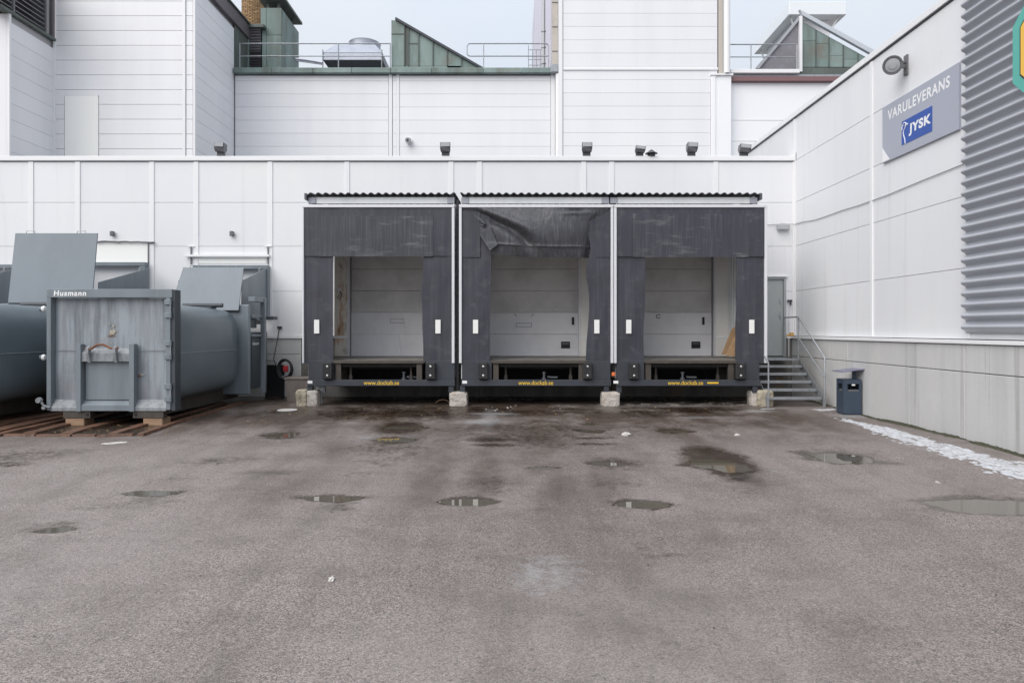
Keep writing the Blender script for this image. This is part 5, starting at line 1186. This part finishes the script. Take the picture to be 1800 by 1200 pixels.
# tower
YT = 31.2; ST = F/YT
def tx_(px): return (px-900)/ST
def tz(py): return ZC+(580-py)/ST
tw = thing('panel_tower', 'white panelled tower rising above the hall roofs', 'building', (tx_(1120), YT, ZR))
zt_ = [tz(117)+PH*i for i in range(6, 0, -1)]+[tz(117)-PH*i*1.0 for i in range(0, 9)]
bm = B(); box(bm, tx_(987), tx_(1262), YT+.09, YT+10, ZR-.3, tz(-60)); box(bm, tx_(1150), tx_(1250), YT+.09, YT+.5, ZR-.3, tz(120)); fin('wall', bm, 'seal_dark', tw)
for z1, z0 in zip(zt_, zt_[1:]):
    if z0 < ZR-.7: break
    lo = z1 <= tz(119)
    a, b = (990, 1249) if lo else (990, 1261)
    piece('panel', (b-a)/ST, .08, z1-z0-.008, 'white_panel_far', tw, ((tx_(a)+tx_(b))/2, YT+.04, (z0+z1)/2), .004)
bm = B(); box(bm, tx_(982), tx_(989), YT-.03, YT+.2, ZR, tz(-60), .01); fin('corner_trim', bm, 'white_trim', tw)
bm = B(); box(bm, tx_(990), tx_(1262), YT-.05, YT+.03, tz(124), tz(119.5), .01); fin('drip_flashing', bm, 'white_trim', tw)
# stepped pipes and corner strips on both tower edges
bm = B(); box(bm, tx_(1263), tx_(1271), YT-.02, YT+.3, tz(130), tz(-60), .01); fin('edge_strip', bm, 'beige_trim', tw)
bm = B(); tube(bm, [(tx_(1277), YT-.05, tz(130)), (tx_(1277), YT-.05, tz(-50))], .15, 12); fin('downpipe', bm, 'white_trim', tw, True)
bm = B(); tube(bm, [(tx_(1272), YT-.06, tz(128)), (tx_(1272), YT-.06, tz(-50))], .04, 8); fin('cable_pipe', bm, 'lamp_casing', tw, True)
bm = B(); box(bm, tx_(1249.5), tx_(1257), YT-.08, YT+.4, ZR, tz(134), .01); box(bm, tx_(1262), tx_(1285), YT-.04, YT+.4, ZR, tz(134), .01); box(bm, tx_(1257.1), tx_(1261.9), YT-.03, YT+.4, ZR, tz(134)); fin('corner_boards', bm, 'bright_wall', tw)
bm = B(); box(bm, tx_(1248), tx_(1288), YT-.12, YT+.4, tz(134), tz(131), .01); fin('ledge', bm, 'white_trim', tw)
# rear part of the tower with its pipes (left side, seen obliquely)
bm = B(); box(bm, tx_(971), tx_(981), YT+.15, YT+.7, tz(118), tz(-60), .01); fin('corner_pier', bm, 'beige_trim', tw)
for j in range(5): piece('pier_joint', 10.4/ST, .02, .03, 'lamp_grey', tw, (tx_(976), YT+.14, tz(88-43*j)), 0)
bm = B(); box(bm, (940-900)/SM*1.14, 2.6, YM+4.4, YM+9, mz(140), mz(-90)); box(bm, 2.04, 2.5, YM+2.2, YM+4.39, mz(140), mz(-90)); fin('rear_wall', bm, 'pale_lilac', tw)
bm = B(); x = (955.5-900)/F*33.5; tube(bm, [(x, 33.5, mz(122)), (x, 33.5, mz(-60))], .085, 8); 
for j in range(4): tube(bm, [(x, 33.5, mz(115-30*j)), (x, 33.5, mz(113-30*j))], .12, 8)
fin('vent_pipe', bm, 'lamp_casing', tw, True)

# bright plain wing
wg = thing('plain_wing', 'bright plain white wing with dark red roof fascia', 'building', (tx_(1390), YM+.3, ZR))
bm = B(); box(bm, tx_(1285), tx_(1530), YT+.35, YT+.9, ZR-.3, tz(141)); fin('wall', bm, 'bright_wall', wg)
for z in (207, 244): 
    bm = B(); box(bm, tx_(1287), tx_(1530), YT+.335, YT+.35, tz(z)-.012, tz(z)+.012); fin('joint', bm, 'white_panel_far', wg)
bm = B(); box(bm, tx_(1286), tx_(1530), YT+.15, YT+.9, tz(140.5), tz(132), .01); fin('red_fascia', bm, 'fascia_red', wg)
bm = B(); box(bm, tx_(1286), tx_(1530), YT+.25, YT+.9, tz(131.8), tz(127.5), .01); fin('grey_flashing', bm, 'galvanised', wg)
bm = B(); box(bm, tx_(1286), tx_(1408), YT+.10, YT+.6, tz(127), tz(120), .02); fin('white_cap', bm, 'white_trim', wg)
# right sawtooth
YS2 = YM+.6
def q2(px, py, Y=YS2): return P(px, py, Y)
sr = thing('sawtooth_rooflight', 'gabled rooflight with white verge, half grey, half green copper', 'rooflight', q2(1410, 127))
bm = B(); prism(bm, [q2(1332, 122), q2(1403, 38), q2(1403, 122)], (0, 5, 0)); fin('grey_end', bm, 'louvre', sr); MAT  # left half
xsr = [1409, 1434, 1457, 1482, 1508, 1527]
for a, b in zip(xsr, xsr[1:]):
    top = lambda x: 37+(x-1409)*(104-37)/(1530-1409)+2
    for za, zb2 in (((top(a)+top(b))/2+18+(a % 3)*4, 118), (None, None)):
        if za is None: continue
        if za < 112:
            bm = B(); prism(bm, [q2(a+.3, za), q2(b-.3, za), q2(b-.3, 118), q2(a+.3, 118)], (0, .05, 0)); fin('copper_sheet', bm, 'copper_green', sr)
            bm = B(); prism(bm, [q2(a+.3, top(a)), q2(b-.3, top(b)), q2(b-.3, za-.5), q2(a+.3, za-.5)], (0, .05, 0)); fin('copper_sheet', bm, 'copper_green', sr)
        else:
            bm = B(); prism(bm, [q2(a+.3, top(a)), q2(b-.3, min(117, top(b))), q2(b-.3, 118), q2(a+.3, 118)], (0, .05, 0)); fin('copper_sheet', bm, 'copper_green', sr)
    bm = B(); box(bm, q2(b, 0).x-.02, q2(b, 0).x+.02, YS2-.05, YS2+.02, q2(0, 118).z, q2(0, min(117, top(b)+1)).z); fin('standing_seam', bm, 'copper_dark', sr)
bm = B(); prism(bm, [q2(1408, 119), q2(1535, 119), q2(1535, 131), q2(1408, 131)], (0, .06, 0)); fin('copper_base', bm, 'copper_dark', sr)
bm = B(); prism(bm, [q2(1405, 36, YS2+.07), q2(1535, 108, YS2+.07), q2(1535, 128, YS2+.07), q2(1405, 128, YS2+.07)], (0, 5, 0)); fin('core', bm, 'copper_dark', sr)
bm = B(); prism(bm, [q2(1403, 20), q2(1408, 30), q2(1535, 101), q2(1535, 92)], (0, -.18, 0)); fin('verge', bm, 'blue_grey_cap', sr)
bm = B(); box(bm, q2(1403, 0).x, q2(1408, 0).x, YS2-.16, YS2-.01, q2(0, 128).z, q2(0, 31).z); fin('white_post', bm, 'white_trim', sr)
bm = B(); prism(bm, [q2(1328, 122), q2(1401, 33), q2(1403, 33), q2(1403, 38), q2(1333, 122)], (0, -.12, 0)); fin('grey_verge', bm, 'lamp_casing', sr)
# white hood behind it
hd = thing('roof_hood', 'white blue ventilation hood on legs behind the rooflight', 'hood', P(1430, 60, 37))
y0 = 36; a, b = P(1387, 3, y0), P(1488, 26, y0)
bm = B(); box(bm, a.x, b.x, y0, y0+5.2, b.z, a.z, .02); fin('hood', bm, 'hood_white', hd)
bm = B(); box(bm, a.x+.55, b.x-.6, y0+.7, y0+4.6, b.z-2.2, b.z-.01); fin('shaft', bm, 'bright_wall', hd)
for x, y in ((a.x+.2, y0+.3), (a.x+.2, y0+4.6), (b.x-.3, y0+.3)):
    bm = B(); tube(bm, [(x, y, b.z-.02), (x+.5 if x < 16 else x-.5, y+.3, b.z-1.0)], .05, 6); fin('strut', bm, 'white_trim', hd)

# left sawtooth
YS1 = YM+.25
sl = thing('sawtooth_roof_end', 'green copper sawtooth roof end with steep vertical front edge', 'rooflight', P(700, 125, YS1))
q1 = lambda px, py: P(px, py, YS1)
edges = [688, 711, 718, 736, 761, 786, 811, 849]
tp = lambda x: 36 if x < 697 else 36+(x-697)*(122-36)/(850-697)
for a, b in zip(edges, edges[1:]):
    m_ = 'copper_dark' if (a, b) == (711, 718) else 'copper_green'
    base = 116 if b < 811 else 121.5
    sp = {688: 60, 718: 77, 736: 999}.get(a, 999)
    pol = [q1(a+.3, tp(a) if a > 688 else 36), q1(b-.3, tp(b)), q1(b-.3, base), q1(a+.3, base)]
    if a == 688: pol = [q1(688, 36), q1(697, 36), q1(710.7, tp(710.7)), q1(710.7, base), q1(688, base)]
    if a == 811: pol = [q1(811.3, tp(811)), q1(846, 120), q1(846, 121.5), q1(811.3, 121.5)]
    bm = B(); prism(bm, pol, (0, .05, 0)); fin('copper_sheet', bm, m_, sl)
    if sp < 900:
        bm = B(); box(bm, q1(a, 0).x, q1(b, 0).x, YS1-.02, YS1-.002, q1(0, sp).z-.02, q1(0, sp).z+.02); fin('cross_seam', bm, 'copper_dark', sl)
    if b < 840:
        bm = B(); box(bm, q1(b, 0).x-.02, q1(b, 0).x+.02, YS1-.06, YS1-.004, q1(0, base).z, q1(0, tp(b)).z); fin('standing_seam', bm, 'copper_dark', sl)
bm = B(); prism(bm, [q1(688.5, 116.3), q1(812, 116.3), q1(812, 121.5), q1(688.5, 121.5)], (0, .06, 0)); fin('copper_base', bm, 'copper_green', sl)
bm = B(); prism(bm, [P(688, 36.5, YS1+.07), P(697, 36.5, YS1+.07), P(848, 122, YS1+.07), P(688, 122, YS1+.07)], (0, 4.5, 0)); fin('core', bm, 'copper_dark', sl)
bm = B(); prism(bm, [q1(696, 32), q1(851, 121), q1(849, 124), q1(695, 36)], (0, -.12, 0)); fin('roof_edge', bm, 'steel_blue_dark', sl)

# chimney, copper block, vents
ch = thing('brick_chimney', 'round tan brick chimney stack rising behind the copper block', 'chimney', P(440, 50, 37))
cx, cy = P(440, 50, 37).x, 37.6; zb_ = P(0, 62, 37).z; rr = .62
bm = B(); lathe(bm, (cx, cy, zb_-1.5), (0, 0, 1), [(0, rr-.03), (4.2, rr-.035)], 24); fin('mortar_core', bm, 'mortar', ch)
bmb = B(); nb = 16
for k in range(4): bmb.verts.new((0, 0, 0))
bmb.free()
bkm = bpy.data.meshes.new('brick'); bm = B(); box(bm, -.115, .115, -.04, .04, -.035, .035, .006); bm.to_mesh(bkm); bm.free(); bkm.materials.append(MAT['brick_stack'])
cnt = 0; random.seed(11)
for row in range(30):
    z = zb_+.25+row*.083
    for k in range(nb):
        an = 2*math.pi*(k+.5*(row % 2))/nb
        if math.sin(an) > .15 or cnt >= 290: continue
        o = bpy.data.objects.new('brick', bkm); COL.objects.link(o); o.parent = ch
        o.location = Vector((cx+math.cos(an)*rr, cy+math.sin(an)*rr, z))-ch.location; o.rotation_euler = (random.uniform(-.05, .05), random.uniform(-.04, .04), an+math.pi/2+random.uniform(-.05, .05)); cnt += 1
YB_ = 33.3; qb = lambda px, py, Y=33.3: P(px, py, Y)
cbk = thing('copper_clad_block', 'tall green copper clad roof block with flat overhanging cap', 'roof block', qb(478, 122))
xr_ = qb(495, 0).x; xl_ = qb(458, 0).x; zt2 = qb(0, 14).z; zb2 = qb(0, 124).z
bm = B(); box(bm, xl_, xr_-.04, YB_+.05, 35.7, zb2, zt2-.03); fin('core', bm, 'copper_dark', cbk)
for a, b in ((458, 468), (468, 495)):
    zs_ = [122, 100, 62, 14] if a > 460 else [122, 76, 14]
    for p_, r_ in zip(zs_, zs_[1:]):
        bm = B(); box(bm, qb(a, 0).x+.008, qb(b, 0).x-.008, YB_, YB_+.05, qb(0, p_).z+.008, qb(0, r_).z-.008, .005); fin('copper_sheet', bm, 'copper_green', cbk)
for i in range(4):
    y0_ = YB_+.06+i*.66
    for z0_, z1_ in ((zb2, zb2+1.3), (zb2+1.31, zt2-.03)):
        bm = B(); box(bm, xr_-.035, xr_, y0_, y0_+.645, z0_, z1_, .005); fin('copper_sheet', bm, 'copper_green', cbk)
bm = B(); box(bm, xl_-.05, xr_+.22, YB_-.15, 35.9, zt2+.32, zt2+.45, .01); fin('flat_cap', bm, 'copper_dark', cbk)
for x, y in ((xl_+.3, YB_+.2), (xr_-.2, YB_+.2), (xr_-.2, 35.4)):
    bm = B(); box(bm, x-.06, x+.06, y-.06, y+.06, zt2-.03, zt2+.32); fin('cap_post', bm, 'copper_dark', cbk)
vt = thing('vent_louvres', 'stack of grey and rusty vent louvres beneath the brick chimney', 'vent', qb(447, 122, 33.1))
a, b = qb(437, 0, 33.1).x, qb(458, 0, 33.1).x
bm = B(); box(bm, a, b, 33.3, 34.6, qb(0, 124).z, qb(0, 50).z); fin('shaft', bm, 'lamp_dark', vt)
for j in range(14):
    z = qb(0, 120-j*5).z; o = piece('louvre', b-a-.06, .16, .03, 'louvre' if j > 5 else 'louvre_dark', vt, ((a+b)/2, 33.22, z), .004); o.rotation_euler = (R(-35), 0, 0)
bm = B(); box(bm, a-.25, a-.01, 33.15, 33.5, qb(0, 124).z, qb(0, 54).z, .01); fin('side_board', bm, 'copper_green', vt)
bm = B(); box(bm, a-.3, b+.2, 33.0, 34.0, qb(0, 53).z, qb(0, 47).z, .02); fin('cover', bm, 'copper_dark', vt)

# cooling unit
YC = 33.6; qc = lambda px, py, Y=33.6: P(px, py, Y)
cu = thing('cooling_unit', 'wide grey metal rooftop cooling unit with round fan stack', 'cooling unit', qc(622, 122))
x0, x1 = qc(567, 0).x, qc(672, 0).x; zA, zB, zC2 = qc(0, 106).z, qc(0, 93).z, P(0, 79, 34.1).z
bm = B(); box(bm, x0, x1, YC, YC+3.2, zA, zB, .02); fin('casing', bm, 'cooling_metal', cu)
bm = B()
lo = [(x0, YC), (x1, YC), (x1, YC+3.2), (x0, YC+3.2)]; hi = [(x0+.5, YC+.5), (x1-.45, YC+.5), (x1-.45, YC+2.7), (x0+.5, YC+2.7)]
A = [bm.verts.new((*p_, zB+.005)) for p_ in lo]; Bv = [bm.verts.new((*p_, zC2)) for p_ in hi]
bm.faces.new(A[::-1]); bm.faces.new(Bv)
for i in range(4): bm.faces.new((A[i], A[(i+1) % 4], Bv[(i+1) % 4], Bv[i]))
fin('hip_top', bm, 'cooling_metal', cu)
bm = B(); lathe(bm, (qc(629, 0).x, YC+1.6, zC2+.01), (0, 0, 1), [(0, .82), (.40, .80), (.47, .82), (.47, .76), (.2, .74)], 32); fin('fan_stack', bm, 'cooling_metal', cu, True)
bm = B(); lo2 = [(x0+.35, YC+.4), (x1-.1, YC+.4), (x1-.1, YC+3.0), (x0+.35, YC+3.0)]
A = [bm.verts.new((*p_, qc(0, 124).z)) for p_ in lo2]; Bv = [bm.verts.new((*p_, zA-.005)) for p_ in [(x0+.03, YC+.03), (x1-.02, YC+.03), (x1-.02, YC+3.17), (x0+.03, YC+3.17)]]
bm.faces.new(A[::-1]); bm.faces.new(Bv)
for i in range(4): bm.faces.new((A[i], A[(i+1) % 4], Bv[(i+1) % 4], Bv[i]))
fin('intake', bm, 'steel_blue_dark', cu)
for x in (x0+.02, x1-.02):
    bm = B(); tube(bm, [(x, YC-.02, qc(0, 124).z), (x, YC-.02, qc(0, 88).z)], .03, 6); fin('leg', bm, 'galvanised', cu)
bm = B(); tube(bm, [qc(567, 111), qc(545, 107), qc(520, 104)], .06, 6); tube(bm, [qc(567, 113.5), qc(520, 107)], .03, 6); fin('pipe', bm, 'cooling_metal', cu)

# roof rails
def railing(label, a, b, Y, posts, py_top=77, py_mid=99, round_=False, base=124):
    t = thing('roof_railing', label, 'railing', P((a+b)/2, base, Y), 'roof edge railings')
    if round_:
        pts = [P(a+5, py_mid, Y), P(b-2, py_mid, Y)]
        loop = [P(a, 82, Y), P(a+2, 78, Y), P(a+5, py_top, Y), P(b-5, py_top, Y), P(b-2, 78, Y), P(b, 82, Y), P(b, base, Y)]
        bm = B(); tube(bm, loop, .028, 6); fin('top_rail', bm, 'galvanised', t)
        bm = B(); tube(bm, [P(a, 82, Y), P(a, 95, Y), P(a+2, 98, Y), P(a+5, py_mid, Y), P(b, py_mid, Y)], .028, 6); fin('mid_rail', bm, 'galvanised', t)
    else:
        bm = B(); tube(bm, [P(a, py_top, Y), P(b, py_top, Y)], .028, 6); fin('top_rail', bm, 'galvanised', t)
        bm = B(); tube(bm, [P(a, py_mid, Y), P(b, py_mid, Y)], .024, 6); fin('mid_rail', bm, 'galvanised', t)
    for p_ in posts:
        bm = B(); tube(bm, [P(p_, base, Y), P(p_, py_top, Y)], .028, 6); fin('post', bm, 'galvanised', t)
railing('long roof railing in front of the cooling unit', 421, 687, YM+.12, (421.5, 595, 686))
railing('roof railing with rounded ends between sawtooth and tower', 821, 964, YM+.12, (850,), round_=True)
railing('roof railing to the white gabled rooflight', 1284, 1401, YM+.2, (1401, 1320), 78.5, 100.5)
ld = thing('ladder_cage', 'small caged ladder top at the roof edge beside tower', 'ladder', P(944, 124, YM+1.0))
for px in (929, 936, 943, 950):
    bm = B(); tube(bm, [P(px, 124, YM+1), P(px, 80 if px < 930 else 88, YM+1)], .018, 5); fin('bar', bm, 'galvanised', ld)
for py in (88, 105, 115):
    bm = B(); tube(bm, [P(929, py, YM+1), P(952, py, YM+1)], .018, 5); fin('hoop', bm, 'galvanised', ld)

# ------------------------------------------------------------------ snow, moss, litter
def drift(name, label, mat, x0, x1, y0, y1, mask, step=.035, h=.03, kind='stuff'):
    bm = B(); nx_, ny_ = int((x1-x0)/step), int((y1-y0)/step); V = {}
    def v(i, j):
        if (i, j) not in V:
            x, y = x0+i*step, y0+j*step; V[(i, j)] = (bm.verts.new((x, y, ground_z(x, y)+max(-.02, min(1, mask(x, y)))*h-.004)), mask(x, y))
        return V[(i, j)]
    for i in range(nx_):
        for j in range(ny_):
            if mask(x0+(i+.5)*step, y0+(j+.5)*step) > -.5:
                q = [v(i, j)[0], v(i+1, j)[0], v(i+1, j+1)[0], v(i, j+1)[0]]
                bm.faces.new(q)
    o = fin(name, bm, mat, None, True); tag(o, label, kind=kind); return o
NR = [(13.8, 6.55), (12.8, 6.35), (11.6, 6.22), (10, 6.18), (8.8, 6.2), (6, 6.3)]; FR = [(13.8, 6.9), (12.6, 6.95), (11.4, 6.98), (10.4, 7.0), (9.5, 7.05), (6, 7.05)]
def interp(T, y):
    for (a, xa), (b, xb) in zip(T, T[1:]):
        if y >= b: return xa+(xb-xa)*(a-y)/(a-b)
    return T[-1][1]
def snow_mask(x, y):
    a, b = interp(NR, y), interp(FR, y); e = min(x-a, b-x)/.22; f = min(1, (13.85-y)/.5)
    w = min(1, e)*1.0
    return min(w, f)+.95*noise.noise((x*3.2, y*1.5, 2))+.75*noise.noise((x*11, y*7, 5))+.9*noise.noise((x*24, y*9, 5))-.42
drift('snow', 'old melting snow strip along the foot of the concrete wall', 'old_snow', 5.8, 7.3, 6.0, 14.2, snow_mask, .035, .022)
def s2(cx, cy, rx, ry): return lambda x, y: 1-math.sqrt(((x-cx)/rx)**2+((y-cy)/ry)**2)+.9*noise.noise((x*4, y*4, 7))+.5*noise.noise((x*14, y*11, 3))-.25
cx, cy = gpt(1455, 720); drift('snow', 'small snow remnant beside the grey socket box', 'old_snow', cx-.7, cx+.6, cy-.4, cy+.4, s2(cx, cy, .5, .22), .03, .02)
cx, cy = gpt(1345, 718); drift('snow', 'thin snow smear in front of the yellowish stone', 'old_snow', cx-.6, cx+.6, cy-.3, cy+.25, s2(cx, cy, .4, .1), .03, .012)
def moss_mask(x, y): return min(1, (x-7.29)/.08)*.9+.9*noise.noise((x*6, y*2.2, 11))+.4*noise.noise((x*15, y*13, 1))-.25
drift('moss', 'dark moss and dirt line where the asphalt meets the wall', 'moss', 7.02, 7.45, 5.5, 17.2, moss_mask, .035, .045)
cx, cy = P(1200, 0, 16.9).x, 16.9
drift('rubble', 'pale gravel and dirt spilled under the dock nearest the stairs', 'debris', cx-2.2, cx+2.0, 15.9, 17.4, lambda x, y: .5-abs(y-16.3)*1.2+1.2*noise.noise((x*3, y*5, 21))+.8*noise.noise((x*13, y*13, 2))-.35, .03, .03)

def leaves(name, label, mat, regs, n, size):
    bm = B(); random.seed(5)
    for _ in range(n):
        px0, px1, py0, py1 = random.choice(regs); px, py = random.uniform(px0, px1), random.uniform(py0, py1)
        x, y = gpt(px, py); z = ground_z(x, y)+.004; s = size*random.uniform(.5, 1.3); an = random.uniform(0, 6.28)
        pts = [(-1, 0, 0), (-.2, -.5, .2), (.9, 0, .05), (-.1, .5, .25)]
        vs = [bm.verts.new((x+(a*math.cos(an)-b*math.sin(an))*s, y+(a*math.sin(an)+b*math.cos(an))*s, z+c*s)) for a, b, c in pts]; c0 = bm.verts.new((x, y, z+.4*s))
        for i in range(4): bm.faces.new((vs[i], vs[(i+1) % 4], c0))
    o = fin(name, bm, mat); tag(o, label, kind='stuff')
leaves('leaf_litter', 'fallen yellow brown leaves scattered near the docks and containers', 'leaf', [(330, 520, 700, 760), (330, 520, 700, 740), (520, 1320, 714, 740), (60, 330, 742, 764), (450, 540, 700, 725), (640, 1000, 716, 745)], 150, .028)
leaves('leaf_litter', 'tiny pale crumbs of litter spread over the asphalt', 'debris', [(0, 1800, 760, 1150), (200, 1500, 740, 900), (540, 1330, 712, 740)], 150, .011)
leaves('leaf_litter', 'dark specks of leaf and grit dotted over the open asphalt', 'cable', [(0, 1800, 760, 1190), (200, 1500, 740, 1000)], 120, .012)
leaves('leaf_litter', 'white scraps and bottles caught in the dark under the docks', 'paper', [(600, 760, 692, 702), (870, 1050, 690, 705), (1100, 1300, 692, 712), (850, 990, 712, 722)], 46, .04)

def crumple(name, label, px, py, s, seed, cat, mat='paper', flat=.5, el=1.):
    x, y = gpt(px, py); z = ground_z(x, y); bm = B(); bmesh.ops.create_icosphere(bm, subdivisions=3, radius=1)
    for v in bm.verts:
        n_ = 1+.45*noise.noise(v.co*1.6+Vector((seed, 0, 0)))+.25*noise.noise(v.co*4+Vector((0, seed, 0)))
        v.co = Vector((v.co.x*s*n_*el, v.co.y*s*n_*.7, max(-.35, v.co.z)*s*n_*flat+s*flat*.33))
    o = fin(name, bm, mat); o.location = (x, y, z); o.rotation_euler = (0, 0, seed); return tag(o, label, cat)
crumple('crumpled_paper', 'crumpled white paper on the asphalt before the middle docks', 1101, 765, .085, 3, 'paper')
crumple('crumpled_paper', 'folded white and beige scrap alone in the near asphalt', 583, 1019, .035, 5, 'paper')
crumple('paper_cup', 'flattened white cup with dark inside near the large puddle', 1296, 765, .06, 1, 'cup', flat=.4, el=1.2)
crumple('paper_scrap', 'long white scrap lying before the container boards', 200, 779, .11, .6, 'paper', flat=.12, el=1.6)
crumple('plastic_scrap', 'tiny white scrap on grey asphalt near the snow strip', 1648, 848, .03, 2, 'scrap')
x, y = gpt(505, 721); z = ground_z(x, y)
bm = B(); lathe(bm, (0, 0, 0), (0, 0, 1), [(0, .22), (.012, .22), (.016, .20), (.012, .17), (.012, .05)], 28); o = fin('round_disc', bm, 'paper'); o.location = (x, y, z+.002); tag(o, 'round pale plastic disc lying flat near the concrete trough', 'disc')
x, y = gpt(795, 708)
bm = B(); tube(bm, [(x-.22+.16*math.cos(a), y-.1, ground_z(x, y)+.09*math.sin(a)) for a in np.linspace(.1, 3.0, 9)], .008, 5); o = fin('wire_loop', bm, 'cardboard'); tag(o, 'thin brown wire loop beside the rough pink grey stone', 'wire')
sj = thing('wall_socket', 'double grey junction box under the rusty first dock', 'socket', P(564, 684, 16.2))
c = P(564, 684.5, 16.2); bm = B(); box(bm, c.x-.13, c.x+.10, 16.2, 16.3, c.z-.07, c.z+.07, .01); fin('casing', bm, 'lamp_casing', sj)
for q in (-.07, .02):
    bm = B(); box(bm, c.x+q-.03, c.x+q+.03, 16.19, 16.199, c.z-.03, c.z+.03, .003); fin('cover', bm, 'white_print', sj)
bm = B(); tube(bm, [(c.x, 16.25, c.z-.07), (c.x, 16.25, -.02)], .02, 6); fin('stand', bm, 'lamp_casing', sj)
